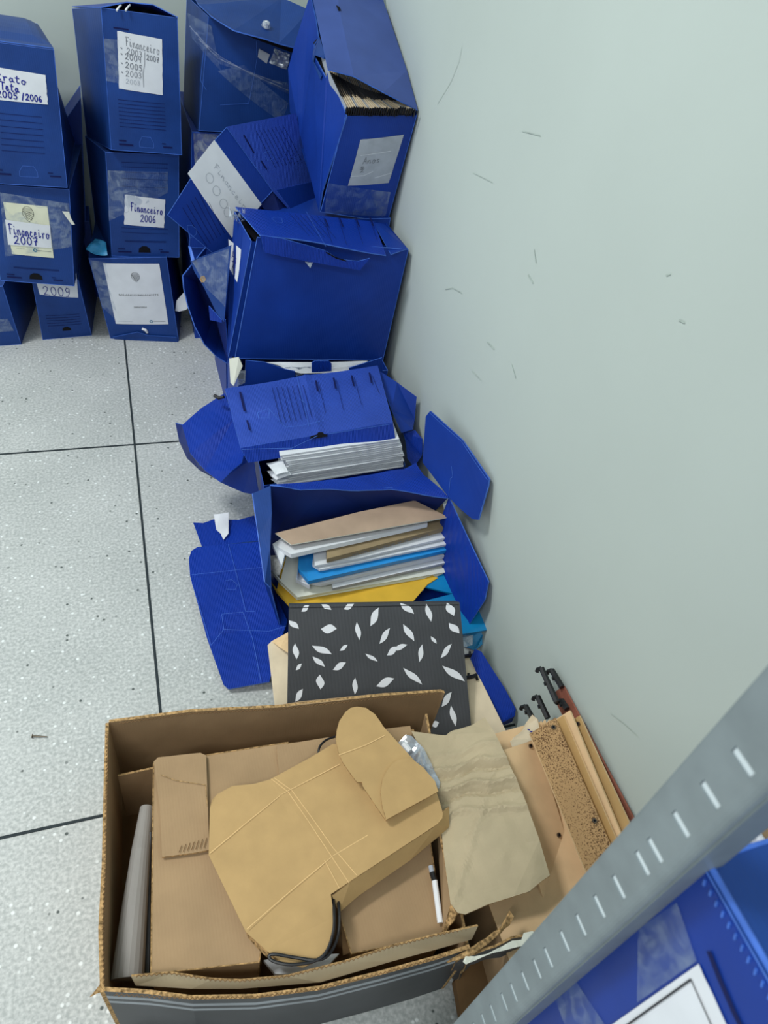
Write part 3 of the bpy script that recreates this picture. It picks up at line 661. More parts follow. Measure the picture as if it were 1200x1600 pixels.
ks = Frame(B[0], Q[0], Q[3], B[3])
lf = Sub(ks, ((363, 374), (378, 392), (371, 441), (361, 420)), .001)
hw = MB(); write(hw, lf, 'As', .3, .25, .8, .25, .002, 'ink_blue'); write(hw, lf, 'B', .3, .55, .8, .2, .002, 'ink_blue'); hw.stroke(lf, [(.3, .6), (.7, .5), (.4, .75), (.7, .8)], .002, 'ink_blue')
kl = Frame(V(368, 323, y=1.64), V(583, 346, y=1.64), V(607, 398, y=1.488), V(407, 368, y=1.485))
kl.q = (V(368, 323, y=1.64), V(584, 346, y=1.64), V(604, 396, y=1.485), V(407, 368, y=1.485))
lid = MB(); lid.grid(lambda u, v: kl.at(u, v, .004*math.sin(u*5)*v), 14, 6, 'blue_ribbed', .0025, 'blue_edge')
for px in (452, 460, 468, 476, 484, 494): lid.stroke(kl, [kl.uv(px, 336 + (px-450)*.1), kl.uv(px + 30, 372 + (px-450)*.1)], .0011, 'print_ink', .0045)
for px, l in ((505, 40), (528, 42), (553, 40), (575, 34)): lid.stroke(kl, [kl.uv(px, 344), kl.uv(px + 13, 344 + l)], .0010, 'print_ink', .0045); lid.stroke(kl, [kl.uv(px + 2, 345), kl.uv(px + 7, 358)], .003, 'print_ink', .0045)
lid.stroke(kl, [kl.uv(478, 334), kl.uv(508, 390)], .001, 'blue_edge', .005)
lid.stroke(kl, [kl.uv(*p) for p in ((424, 344), (432, 352), (441, 351), (440, 344), (430, 342), (424, 344))], .0009, 'blue_edge', .0045)
rim = MB(); rim.sheet([V(*p, y=1.481) for p in ((407, 368), (440, 372), (508, 392), (530, 405), (560, 408), (578, 404), (562, 422), (545, 419), (480, 409), (413, 394))], 'blue_ribbed', .0025, 'blue_edge', rough=.002, scale=14, cell=.02)
rim.stroke(Frame(V(407, 368, y=1.478), V(600, 368, y=1.478), V(600, 425, y=1.478), V(407, 425, y=1.478)), [(0.52, .45), (.60, .6), (.68, .68)], .003, 'black_gap', .001)
rf = MB(); rf.sheet([V(583, 346, y=1.645), V(600, 349, y=1.645), V(637, 388, x=.630), V(611, 397, y=1.50)], 'blue_plastic', .0025, 'blue_edge')
ins = MB(); ins.sheet([V(372, 335, y=1.64), V(600, 352, y=1.64), V(634, 390, x=.628), V(404, 374, y=1.51)], 'black_gap', .001)  # black sheet added as the shade inside the box
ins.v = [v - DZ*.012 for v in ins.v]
tuft = MB()
for k in range(7):
    c = V(368 + random.uniform(-3, 14), 334 + random.uniform(-5, 12), y=1.60); tuft.sheet([c + Vector((random.uniform(-.012, .012), random.uniform(-.01, .01), random.uniform(-.012, .012))) for _ in range(4)], 'clear_bag', .0006, rough=.004, scale=80, cell=.006)
c = V(482, 413, y=1.478); tuft.sheet([c + Vector((-.008, 0, .006)), c + Vector((.01, 0, .004)), c + Vector((.004, -.002, -.008))], 'clear_bag', .0006)
thing('archive_box', 'large blue box with a plain front and a sunken printed lid, beside the wall', 'box',
      [('body', mb), ('front_panel', fp), ('lid', lid, [('rim_flap', rim)]), ('side_flap', rf), ('side_label', plate(lf, jag=.020).join(hw)), ('clear_plastic_tuft', tuft), ('shade_board', ins)], 'boxes heaped in the corner')
# L: crushed box shell left of K
rimc = [(286, 431), (288, 452), (294, 478), (305, 510), (320, 538), (338, 556), (355, 567)]
inn = [(298, 420), (303, 440), (312, 468), (324, 500), (338, 528), (350, 548), (357, 560)]
mb = MB()
def sh(u, v):
    k = u*(len(rimc)-1); i = min(len(rimc)-2, int(k)); f = k - i
    p = V(rimc[i][0]*(1-f) + rimc[i+1][0]*f, rimc[i][1]*(1-f) + rimc[i+1][1]*f, y=1.62); q = p + Vector((.075*(1-u*.6), .16, .0)); return mid(p, q, v)
mb.grid(sh, 18, 6, 'blue_plastic', .0025, 'blue_edge', 'blue_plastic')
mb.sheet([V(286, 431, y=1.62), V(297, 419, y=1.62), V(312, 425, y=1.66), V(330, 470, y=1.66), V(352, 500, y=1.6), V(356, 566, y=1.62), V(345, 540, y=1.74), V(318, 500, y=1.78), V(300, 460, y=1.78)], 'blue_shaded', .002, 'blue_edge')
thing('archive_box', 'crushed open blue box shell curling out on the floor left of the large plain box', 'box', mb, 'boxes heaped in the corner')
mb = MB(); lp2 = Plane(V(304, 405, y=1.62), V(360, 384, y=1.60), V(350, 500, y=1.56))
mb.sheet([lp2.p(*p) for p in ((297, 407), (330, 396), (361, 383), (356, 440), (350, 503), (338, 488), (318, 448), (304, 425))], 'blue_faded', .004, 'blue_edge')
f4 = Frame(lp2.p(297, 400), lp2.p(362, 383), lp2.p(352, 503), lp2.p(300, 500)); st = MB(); st.stroke(f4, ell(*f4.uv(317, 436), .04, .03, 0, 360, 6), .006, 'folder_olive', .001)
ed = MB(); ed.sheet([V(294, 384, y=1.64), V(298, 386, y=1.63), V(304, 406, y=1.61), V(299, 408, y=1.61)], 'blue_edge', .002)
thing('plastic_sheet', 'scuffed loose blue plastic sheet with a brown stain, beside the large plain box', 'plastic sheet', [('panel', mb), ('stain', st), ('folded_edge', ed), ('clear_tape', tape(f4, ((300, 408), (358, 388), (352, 480), (322, 450))))])
mb = MB(); mb.sheet([V(326, 478, y=1.585), V(346, 500, y=1.56), V(346, 504, y=1.56), V(328, 500, y=1.585)], 'blue_ribbed', .002, 'blue_edge')
thing('plastic_tab', 'small blue plastic tab poking out under the stained panel', 'plastic scrap', mb)
mb = MB(); mb.sheet([V(*p, y=2.095) for p in ((274, 486), (276, 470), (286, 458), (293, 453), (297, 478), (290, 484), (280, 487))], 'white_paper', .0008, rough=.004, scale=20, cell=.01)
thing('paper_scrap', 'white paper scrap sticking up between the balance box and the blue shell', 'paper', mb)
# M: box below K with paper
MF = [V(372, 567, z=.272), V(600, 558, z=.272)]
MF = [V(372, 563, y=1.45), V(597, 560, y=1.47)]
MF[1].x = min(MF[1].x, .62); zt = .272
Q = [Vector((MF[0].x, 1.45, zt)), Vector((.605, 1.46, zt)), Vector((.605, 1.46, 0)), Vector((MF[0].x, 1.45, 0))]
B = [q + Vector((0, .17, 0)) for q in Q]
mb = MB(); mb.hexa(Q, B, 'blue_plastic', 0, faces='FBLRD', edges='blue_edge')
ms = Frame(V(357, 556, y=1.60), V(372, 562, y=1.448), V(382, 640, y=1.448), V(362, 640, y=1.60))
fpn = MB(); fpn.sheet([V(*p, y=1.445) for p in ((384, 563), (414, 566), (446, 577), (461, 580), (462, 640), (380, 640))], 'blue_plastic', .002, 'blue_edge')
fpn2 = MB(); fpn2.sheet([V(*p, y=1.447) for p in ((545, 575), (597, 559), (598, 590), (600, 640), (560, 640))], 'blue_plastic', .002, 'blue_edge')
tb = MB(); tb.sheet([V(*p, y=1.44) for p in ((487, 567), (492, 564), (514, 564), (518, 568), (518, 580), (487, 582))], 'blue_ribbed', .002, 'blue_edge')
lab = MB(); lab.sheet([V(358, 560, y=1.46), V(373, 558, y=1.44), V(379, 572, y=1.436), V(365, 603, y=1.44), V(360, 598, y=1.45)], 'white_paper_warm', .0006)
tp = MB(); tp.sheet([V(*p, y=1.437) for p in ((374, 580), (384, 578), (383, 598), (370, 604))], 'clear_bag', .0006)
thing('archive_box', 'blue box stuffed with white paper right under the large plain box', 'box', [('body', mb), ('front_panel', fpn), ('front_panel', fpn2), ('tab', tb), ('corner_label', lab), ('clear_tape', tp)], 'boxes heaped in the corner')
for k in range(4):
    mb = MB(); o_ = k*2.2
    mb.sheet([V(415 + k*8, 566 + o_*.6, y=1.462 - k*.002), V(500, 566 + o_*1.6, y=1.46 - k*.002), V(575 - k*8, 564 + o_*1.1, y=1.462 - k*.002), V(560, 574 + o_*1.4, y=1.456 - k*.002), V(470, 580 + o_*.5, y=1.454 - k*.002), V(446, 574 + o_*.6, y=1.456 - k*.002)], 'white_paper', .0008, rough=.002, scale=20, cell=.02)
    thing('paper_sheet', 'white sheet showing in the slot under the large plain box', 'paper', mb, 'white sheets in the box under the large one')
bagp = MB(); bagp.sheet([V(*p, y=1.452) for p in ((445, 574), (480, 580), (486, 574), (482, 584), (461, 588), (448, 582))], 'clear_bag', .0008, rough=.003, scale=60, cell=.01)
thing('plastic_sleeve', 'clear plastic sleeve in the slot under the large plain box', 'plastic sleeve', bagp)

# ------------------------------------------------------------------ N: open box with printed lid and paper pile
NB = [Vector((.235, 1.15, .20)), Vector((.57, 1.175, .20)), Vector((.57, 1.175, 0)), Vector((.245, 1.15, 0))]
mb = MB(); mb.hexa(NB, [q + Vector((0, .27, .04 if i < 2 else 0)) for i, q in enumerate(NB)], 'blue_plastic', 0, faces='FBLRD', edges='blue_edge')
mb.sheet([V(342, 752, z=.13), V(352, 740, z=.17), V(366, 715, z=.22), V(396, 716, z=.22), V(404, 776, z=.13), V(380, 770, z=.12)], 'blue_plastic', .002, 'blue_edge', rough=.003, scale=18, cell=.02)
nl = Frame(V(351, 607, z=.335), V(590, 571, z=.335), V(614, 660, z=.315), V(376, 700, z=.30))
def nlf(u, v): return nl.at(u, v, .004*noise.noise(Vector((u*3, v*3, 4))) + (.003*math.exp(-((u-.5)/.02)**2)))
lid = MB(); lid.grid(nlf, 24, 12, 'blue_ribbed_sheen', .003, 'blue_edge')
D_ = .0065
for px in (425, 432, 440, 448, 456, 464, 473): lid.stroke(nl, [nl.uv(px, 610 - (px-425)*.1), nl.uv(px + 14, 664 - (px-425)*.18)], .0011, 'print_ink', D_)
lid.stroke(nl, [nl.uv(375, 618), nl.uv(382, 645)], .005, 'print_ink', D_); lid.stroke(nl, [nl.uv(386, 660), nl.uv(390, 674)], .004, 'print_ink', D_)
for px, l in ((493, 48), (521, 48), (549, 44), (577, 30)): lid.stroke(nl, [nl.uv(px + 4, 600 - (px-493)*.14), nl.uv(px + 15, 600 + l - (px-493)*.14)], .0010, 'print_ink', D_); lid.stroke(nl, [nl.uv(px, 598 - (px-493)*.16), nl.uv(px + 3, 614 - (px-493)*.16)], .004, 'print_ink', D_)
for pts in (((463, 590), (474, 634), (482, 668)), ((402, 648), (420, 642), (432, 656), (446, 670), (470, 668), (505, 660)), ((402, 648), (404, 656), (420, 656), (420, 644)), ((467, 626), (478, 634), (482, 650))): lid.stroke(nl, [nl.uv(*p) for p in pts], .0007, 'blue_edge', D_)
rim = MB(); rfm = Frame(V(376, 700, z=.302), V(614, 660, z=.317), V(618, 688, z=.285), V(388, 723, z=.275))
rim.grid(lambda u, v: rfm.at(u, v, .003*noise.noise(Vector((u*4, v, 1)))), 18, 3, 'blue_ribbed', .003, 'blue_edge')
rim.sheet([rfm.at(*rfm.uv(*p), .0035) for p in ((483, 686), (485, 681), (494, 679), (497, 675), (503, 675), (506, 678), (511, 679), (511, 682))], 'black_gap', .0005)
for a_, b_ in (((378, 702), (455, 700)), ((455, 700), (495, 681)), ((512, 678), (612, 662))): rim.stroke(rfm, [rfm.uv(*a_), rfm.uv(*b_)], .001, 'blue_edge', .004)
fl_ = MB()
fl_.sheet([V(284, 664, z=.25), V(316, 636, z=.27), V(352, 615, z=.29), V(364, 655, z=.27), V(383, 700, z=.25), V(378, 722, z=.24), V(362, 735, z=.225), V(345, 754, z=.20), V(320, 735, z=.21), V(297, 708, z=.23)], 'blue_ribbed', .0025, 'blue_edge', rough=.003, scale=14, cell=.02)
fl_.sheet([V(274, 661, z=.24), V(285, 664, z=.248), V(296, 700, z=.225), V(312, 727, z=.205), V(343, 752, z=.195), V(312, 735, z=.16), V(292, 716, z=.17), V(280, 690, z=.20)], 'blue_shaded', .002, 'blue_edge')
fr_ = MB(); fr_.sheet([V(589, 577, z=.32), V(620, 597, z=.31), V(651, 620, x=.632), V(648, 655, x=.628), V(645, 671, z=.245), V(628, 676, z=.25), V(612, 640, z=.28)], 'blue_plastic', .0025, 'blue_edge')
fr_.sheet([V(630, 674, z=.235), V(649, 672, z=.24), V(661, 686, x=.628), V(659, 712, x=.625), V(648, 728, z=.20), V(638, 715, z=.21)], 'blue_ribbed', .002, 'blue_edge', rough=.004, scale=30, cell=.01)
clip = MB(); clip.tube([V(335, 618, z=.31), V(342, 622, z=.31), V(350, 620, z=.315)], .004, 'black_plastic', 6)
thing('archive_box', 'burst open blue box with a crumpled printed lid tilted over a pile of white paper', 'box',
      [('body', mb), ('lid', lid, [('rim_flap', rim)]), ('left_flap', fl_), ('right_flap', fr_), ('black_clip', clip)])
for k in range(16):
    t = k/15.0; mb = MB(); z = .288 - t*.075
    l = V(438 + 14*math.sin(t*2.6) + random.uniform(-5, 4), 712 + t*45, z=z); r = V(622 + 8*min(1, t*2) + random.uniform(-4, 2), 686 + t*42, z=z); r.z = l.z = z
    bk = Vector((0.01, .2, .01))
    mb.sheet([l, mid(l, r, .3) + Vector((0, random.uniform(-.003, .003), -.0004)), r, r + bk, l + bk], 'white_paper', .0032, rough=.0006)
    thing('paper_bundle', 'thin bundle of white sheets in the pile under the crumpled printed lid', 'paper', mb, 'white paper bundles under the printed lid')
for k in range(5):
    mb = MB(); z = .262 - k*.012; px = 418 + random.uniform(-3, 5)
    mb.sheet([V(px, 724 + k*6, z=z), V(px + 26, 720 + k*6, z=z + .004), V(px + 34, 738 + k*4, z=z - .002), V(px + 14, 742 + k*4, z=z - .006)], 'white_paper', .0012, rough=.005, scale=40, cell=.01, seed=k)
    thing('crumpled_sheet', 'crumpled white sheet end at the left of the paper pile', 'paper', mb, 'crumpled sheets at the left of the paper pile')

# ------------------------------------------------------------------ O: open box lying with folders and papers
rb = V(422, 759, z=.262); rc = V(701, 777, z=.262)
mb = MB()
rear = [V(422, 759, z=.262), V(470, 764, z=.262), V(516, 763, z=.262), V(560, 765, z=.262), V(612, 763, z=.264), V(660, 768, z=.262), V(701, 777, z=.262)]
lo_ = [Vector((p.x, 1.125, .0)) for p in (rear[-1], rear[0])]
mb.sheet(rear + lo_, 'blue_shaded', .003, 'blue_edge')
mb.sheet([Vector((.20, .86, .002)), Vector((.60, .80, .002)), Vector((.60, 1.02, .002)), Vector((.22, 1.06, .002))], 'blue_plastic', .002)
mb.sheet([V(701, 777, z=.262), V(735, 850, x=.615), V(763, 909, x=.632), V(757, 938, x=.625), Vector((.60, .80, .0)), Vector((.585, 1.0, .0))], 'blue_ribbed', .0025, 'blue_edge')
lw = MB(); lw.sheet([V(395, 771, z=.235), V(422, 759, z=.262), V(424, 800, z=.245), V(421, 860, z=.215), V(423, 918, z=.17), V(414, 909, z=.185), V(405, 840, z=.215)], 'blue_faded', .0025, 'blue_edge')
lw.sheet([V(395, 771, z=.235), V(414, 909, z=.185), V(423, 918, z=.17), Vector((.235, .90, .0)), Vector((.25, 1.06, .0))], 'blue_plastic', .002, 'blue_edge')
tf = MB(); tf.sheet([V(430, 757, z=.264), V(540, 748, z=.262), V(631, 733, z=.255), V(650, 722, z=.26), V(662, 742, z=.268), V(690, 766, z=.268), V(702, 779, z=.264), V(650, 770, z=.266), V(612, 764, z=.266), V(560, 766, z=.264), V(516, 764, z=.264), V(470, 765, z=.264)], 'blue_ribbed', .0025, 'blue_edge', rough=.0025, scale=16, cell=.02)
rfp = MB(); rp = [(660, 722, .262, None), (701, 777, .264, None)]
A_ = V(699, 777, z=.266); B_ = V(764, 749, x=.632); C_ = V(672, 643, x=.600)
rpl = Plane(A_, B_, C_)
rfp.sheet([rpl.p(*p) for p in ((660, 722), (665, 651), (672, 642), (722, 687), (764, 748), (762, 760), (747, 812), (738, 811), (720, 796), (701, 777))], 'blue_plastic', .004, 'blue_edge')
f5 = Frame(rpl.p(660, 642), rpl.p(764, 642), rpl.p(764, 813), rpl.p(660, 813))
for pts in (((706, 729), (708, 745), (704, 748), (702, 772)), ((672, 645), (722, 690), (762, 750))): rfp.stroke(f5, [f5.uv(*p) for p in pts], .001, 'blue_edge', .0008)
thing('archive_box', 'big open blue box with its mouth toward the viewer, holding folders and papers', 'box', [('body', mb), ('left_wall', lw), ('top_flap', tf), ('right_flap', rfp)])

def slab(name, label, cat, tl, tr, z, th, m, em=None, depth=.19, zr=None, left=None, right=None, group=None, marks=None, rise=.02, fr_=None):
    """a flat item in the pile; tl and tr are the photo pixels of its near top edge"""
    a = V(*tl, z=z); b = V(*tr, z=zr or z); d = Vector((.015, depth, rise))
    pts = [a]
    if fr_: pts += [V(p[0], p[1], z=z + (zr - z if zr else 0)*((p[0]-tl[0])/(tr[0]-tl[0]))) for p in fr_]
    pts += [b]
    if right: pts += [V(*p[:2], z=p[2]) for p in right]
    pts += [b + d, a + d]
    if left: pts += [V(*p[:2], z=p[2]) for p in left]
    mb = MB(); mb.sheet(pts, m, th, em or m, em or m, rough=.0004)
    if marks: marks(mb, a, b)
    thing(name, label, cat, mb, group)
mb = MB(); mb.sheet([V(455, 851, z=.214), V(701, 808, z=.214), V(648, 782, z=.214), V(560, 800, z=.210), V(430, 833, z=.212)], 'folder_brown_card', .0022, 'white_paper_warm')
thing('document_folder', 'brown card folder lying on top of the papers in the open blue box', 'folder', mb)
slab('document_sleeve', 'thick white document sleeve under the brown card folder', 'paper', (455, 866), (668, 818), .200, .010, 'white_paper', left=[(440, 884, .185), (426, 850, .195)], depth=.07, rise=-.01)
def book_marks(mb, a, b):
    f = Frame(a + Vector((0, -.0008, 0)), b + Vector((0, -.0008, 0)), b + Vector((0, -.0008, -.014)), a + Vector((0, -.0008, -.014)))
    x = .2
    while x < .8:
        w = random.uniform(.03, .07); f_ = [(x, .5), (x + w, .5)]; mb.stroke(f, f_, .0022, 'ink_grey', .0005); x += w + .022
slab('bound_report', 'tan bound report with small print along its spine, in the open box', 'book', (511, 873), (699, 823), .184, .013, 'book_tan', depth=.07, marks=book_marks, rise=.002)
slab('paper_bundle', 'bundle of white sheets with curled end just under the tan report', 'paper', (492, 884), (722, 834), .166, .006, 'white_paper', depth=.10, rise=.001, fr_=[(560, 872), (620, 858)])
slab('paper_bundle', 'white folded document lying on the light blue folder', 'paper', (500, 890), (723, 845), .156, .006, 'white_paper', 'white_paper', depth=.10, rise=.001, left=[(488, 882, .158)])
slab('plastic_folder', 'light blue plastic folder in the middle of the paper pile', 'folder', (482, 908), (703, 858), .144, .010, 'light_blue', 'light_blue', depth=.15, left=[(464, 905, .14), (466, 888, .15)], rise=.002)
slab('paper_bundle', 'wide sheaf of white sheets just under the light blue folder', 'paper', (502, 912), (729, 860), .126, .009, 'white_paper', depth=.15, left=[(484, 916, .12), (462, 905, .128)], right=[(733, 858, .126)], rise=.002)
slab('paper_bundle', 'curled white sheets lying on the cream folder', 'paper', (520, 919), (727, 872), .112, .007, 'white_paper', 'paper_grey', depth=.14, rise=.002)
slab('card_folder', 'thick cream card folder above the yellow envelope', 'folder', (465, 933), (700, 886), .098, .010, 'white_paper_warm', 'paper_cream', depth=.15, left=[(438, 908, .103), (424, 890, .11)], rise=.004, right=[(704, 893, .094)])
slab('envelope', 'yellow paper envelope under the cream folder, above the black leaf box', 'envelope', (451, 946), (640, 946), .082, .003, 'yellow_envelope', depth=.13, left=[(432, 925, .082), (421, 905, .09)], right=[(668, 913, .084), (684, 903, .086)], rise=.004)
slab('paper_sheet', 'small white sheets poking out right of the yellow envelope', 'paper', (606, 944), (662, 922), .074, .002, 'white_paper', depth=.06, rise=.0)
slab('plastic_folder', 'teal plastic folder lying low at the right of the black leaf box', 'folder', (722, 991), (762, 984), .068, .004, 'teal_plastic', depth=.10, left=[(640, 945, .07)], right=[(766, 972, .072), (752, 936, .078), (722, 905, .085), (703, 880, .09), (664, 917, .08)], rise=.01)
mb = MB(); mb.sheet([V(700, 912, z=.0), V(766, 974, z=.062), V(762, 1000, z=.03), V(742, 1016, z=.01), V(722, 1008, z=.01), V(720, 990, z=.05)], 'blue_light_film', .002, 'blue_edge')
mb.sheet([V(766, 974, z=.062), V(741, 1014, z=.02), V(762, 1000, z=.005)], 'teal_plastic', .002)
thing('plastic_folder', 'second teal plastic folder bent down beneath the first, by the wall', 'folder', mb)
mb = MB(); mb.sheet([V(718, 992, z=.045), V(740, 992, z=.045), V(738, 1008, z=.035), V(724, 1012, z=.03)], 'clear_bag', .001)
thing('plastic_sleeve', 'clear plastic sleeve corner below the teal folder', 'plastic sleeve', mb)

# P: flattened blue box flap on the floor
mb = MB(); pz = .022
mb.sheet([V(297, 900, z=.03), V(295, 872, z=.034), V(299, 860, z=.036), V(308, 854, z=.038), V(345, 850, z=.05), V(411, 845, z=.06), V(418, 900, z=.05), V(449, 970, z=.035), V(436, 1010, z=.03), V(421, 1066, z=.022), V(357, 1076, z=.016), V(349, 1069, z=.016), V(323, 996, z=.02)], 'blue_ribbed', .0035, 'blue_edge', rough=.003, scale=11, cell=.025)
pp = Plane(V(297, 900, z=.034), V(418, 900, z=.052), V(357, 1076, z=.020)); f6 = Frame(pp.p(295, 850), pp.p(450, 850), pp.p(450, 1080), pp.p(295, 1080))
cr = MB()
for pts in (((297, 900), (410, 888)), ((357, 852), (370, 900), (384, 957), (398, 957)), ((352, 909), (362, 907), (371, 915), (368, 923), (354, 922)), ((347, 961), (380, 958), (395, 1000), (408, 1068)), ((330, 1010), (350, 985), (347, 962)), ((300, 912), (330, 1010)), ((350, 985), (420, 988), (447, 980))): cr.stroke(f6, [f6.uv(*p) for p in pts], .0007, 'blue_edge', .004)
up = MB(); up.sheet([V(302, 817, z=.03), V(318, 818, z=.032), V(334, 812, z=.034), V(372, 812, z=.04), V(397, 805, z=.05), V(407, 845, z=.05), V(350, 850, z=.035), V(315, 853, z=.03)], 'blue_ribbed', .003, 'blue_edge', rough=.002, scale=14, cell=.02)
thing('flattened_box', 'flattened ribbed blue plastic box lying on the floor left of the paper pile', 'box', [('main_panel', mb.join(cr)), ('upper_flap', up)])
mb = MB(); mb.sheet([V(334, 804, z=.055), V(344, 803, z=.058), V(357, 801, z=.058), V(357, 834, z=.042), V(349, 843, z=.040), V(345, 834, z=.042), V(338, 828, z=.045)], 'white_paper', .0008, rough=.003, scale=30, cell=.01)
thing('paper_scrap', 'small torn white paper scrap on the flattened blue box', 'paper', mb)

# kraft folder under the leaf box
mb = MB(); mb.sheet([V(418, 1008, z=.05), V(424, 1002, z=.06), V(450, 990, z=.07), V(600, 1005, z=.07), V(733, 1028, z=.075), V(752, 1064, z=.07), V(798, 1157, z=.05), V(783, 1171, z=.045), V(738, 1180, z=.012), V(560, 1135, z=.012), V(430, 1110, z=.012)], 'folder_beige', .0025, 'folder_edge', rough=.0012, scale=8, cell=.04)
hks = []
for (x, y) in ((738, 1024), (736, 1058)):
    h = MB(); h.tube([V(x-14, y+2, z=.075), V(x, y, z=.078), V(x+9, y-3, z=.078)], .0042, 'black_plastic', 6); h.tube([V(x-4, y, z=.078), V(x-4, y-6, z=.08)], .0028, 'black_plastic', 6); h.tube([V(x+8, y-3, z=.078), V(x+10, y+5, z=.072)], .003, 'black_plastic', 6)
    hks.append(('plastic_hook', h))
curl = MB(); curl.sheet([V(424, 1002, z=.058), V(450, 988, z=.075), V(450, 1020, z=.07), V(438, 1012, z=.07)], 'folder_edge', .001)
thing('hanging_folder', 'pale beige hanging folder with black hooks under the black leaf box', 'folder', [('cover', mb)] + hks + [('curled_corner', curl)])
# S: blue strip on the floor by the wall
mb = MB(); sp = Plane(V(737, 1025, z=.07), V(748, 1013, z=.075), V(783, 1129, z=.025))
mb.sheet([V(735, 1029, z=.085), V(742, 1014, z=.10), V(752, 1018, z=.10), V(789, 1076, z=.065), V(762, 1092, z=.05)], 'blue_ribbed', .002, 'blue_edge')
mb.sheet([V(789, 1076, z=.065), V(806, 1108, z=.045), V(804, 1119, z=.035), V(783, 1130, z=.028), V(762, 1092, z=.05)], 'blue_ribbed', .002, 'blue_edge')
en = MB(); en.sheet([V(783, 1130, z=.026), V(804, 1119, z=.033), V(800, 1128, z=.006), V(785, 1134, z=.004)], 'blue_shaded', .002, 'blue_edge')
thing('box_flap', 'long blue plastic box flap sloping to the floor against the wall', 'box flap', [('panel', mb), ('end_fold', en)])
# R: black box with white leaves
TL, TR, BR, BL = V(452, 945, z=.20), V(718, 941, z=.20), V(738, 1152, z=.03), V(449, 1128, z=.04)
rf_ = Frame(TL, TR, BR, BL); th = -rf_.n*.034
Q = [TL, TR, BR, BL]
mb = MB(); mb.hexa([TL, TR, BR, BL], [q + th for q in (TL, TR, BR, BL)], 'black_card', 0, n=4)
mb.stroke(rf_, [rf_.uv(452, 949), rf_.uv(718, 945)], .0012, 'black_plastic', .0006)
lv = MB()
LE = [(212, 165, 248, 135, 22), (305, 128, 352, 158, 20), (410, 155, 460, 128, 24), (535, 235, 575, 148, 30), (675, 125, 742, 178, 26), (800, 130, 822, 215, 24), (898, 125, 930, 188, 34), (152, 205, 200, 246, 24), (905, 220, 955, 270, 30),
      (303, 247, 378, 247, 38), (472, 215, 484, 300, 22), (578, 318, 628, 243, 24), (690, 225, 742, 306, 26), (820, 282, 847, 318, 14), (183, 315, 190, 390, 26), (262, 325, 355, 366, 28), (392, 350, 430, 322, 16), (512, 363, 570, 401, 16),
      (765, 403, 780, 320, 22), (865, 385, 918, 318, 22), (265, 376, 322, 426, 22), (360, 440, 422, 405, 26), (186, 442, 215, 410, 16), (283, 510, 318, 480, 10), (300, 462, 302, 532, 34), (465, 476, 463, 556, 22), (563, 516, 648, 480, 34),
      (690, 430, 778, 508, 26), (873, 420, 978, 494, 30), (183, 592, 220, 530, 24), (868, 612, 916, 542, 26), (912, 605, 932, 702, 24), (822, 700, 856, 685, 26), (613, 372, 665, 330, 26), (640, 345, 710, 322, 22)]
for x0, y0, x1, y1, w in LE:
    if (x0, y0) == (283, 510): continue
    a_ = Vector(((x0/3+400), (y0/3+900))); b_ = Vector(((x1/3+400), (y1/3+900))); d_ = (b_-a_); n_ = Vector((-d_.y, d_.x)).normalized()*w/3/2; cvx = n_*.16
    pts = []
    for k in range(13):
        t = k/12; pts.append(a_ + d_*t + n_*1.1*(math.sin(math.pi*t)**1.1) + cvx*math.sin(2*math.pi*t))
    for k in range(11, 0, -1):
        t = k/12; pts.append(a_ + d_*t - n_*1.1*(math.sin(math.pi*t)**1.1) + cvx*math.sin(2*math.pi*t))
    q = []
    for p in pts:
        u, v = rf_.uv(p.x, p.y); q.append(rf_.at(min(1, max(0, u)), min(1, max(0, v)), .0009))
    lv.poly(q, 'leaf_white')
thing('leaf_box', 'black card box with white leaf shapes, leaning behind the brown carton', 'box', mb.join(lv))

# ------------------------------------------------------------------ T: big brown carton
TH = .2
c_rl = V(170, 1129, z=TH); c_rr = V(695, 1083, z=TH); c_fl = V(163, 1549, z=TH); c_fr = V(735, 1482, z=TH)
def dn(p, dz=0): return Vector((p.x, p.y, dz))
mb = MB()
rear_pl = Plane(c_rl, c_rr, dn(c_rl))
e1 = rear_pl.p(672, 1143)
mb.sheet([c_rl, V(300, 1112, z=TH+.002), V(440, 1105, z=TH), V(470, 1100, z=TH), V(600, 1087, z=TH+.002), V(690, 1081, z=TH), c_rr, e1, Vector((e1.x-.01, e1.y, .0)), dn(c_rl)], 'kraft', .005, 'kraft_edge')
mb.sheet([c_rl, V(168, 1200, z=TH+.001), V(165, 1350, z=TH), V(160, 1450, z=TH+.002), c_fl, dn(c_fl), dn(c_rl)], 'kraft', .005, 'kraft_edge')
mb.sheet([c_rr + Vector((-.04, -.02, -.02)), c_fr + Vector((0, 0, -.02)), dn(c_fr), Vector((c_rr.x-.03, c_rr.y-.02, 0))], 'kraft', .004, 'kraft_edge')
mb.sheet([dn(c_rl, .004), dn(c_rr, .004) + Vector((-.03, 0, 0)), dn(c_fr, .004), dn(c_fl, .004)], 'kraft_dark', .003)
fw = MB()
front = [c_fl, V(230, 1553, z=TH), V(300, 1562, z=TH), V(400, 1560, z=TH), V(500, 1547, z=TH), V(600, 1522, z=TH), V(680, 1500, z=TH), c_fr]
bot = [dn(p) for p in front]
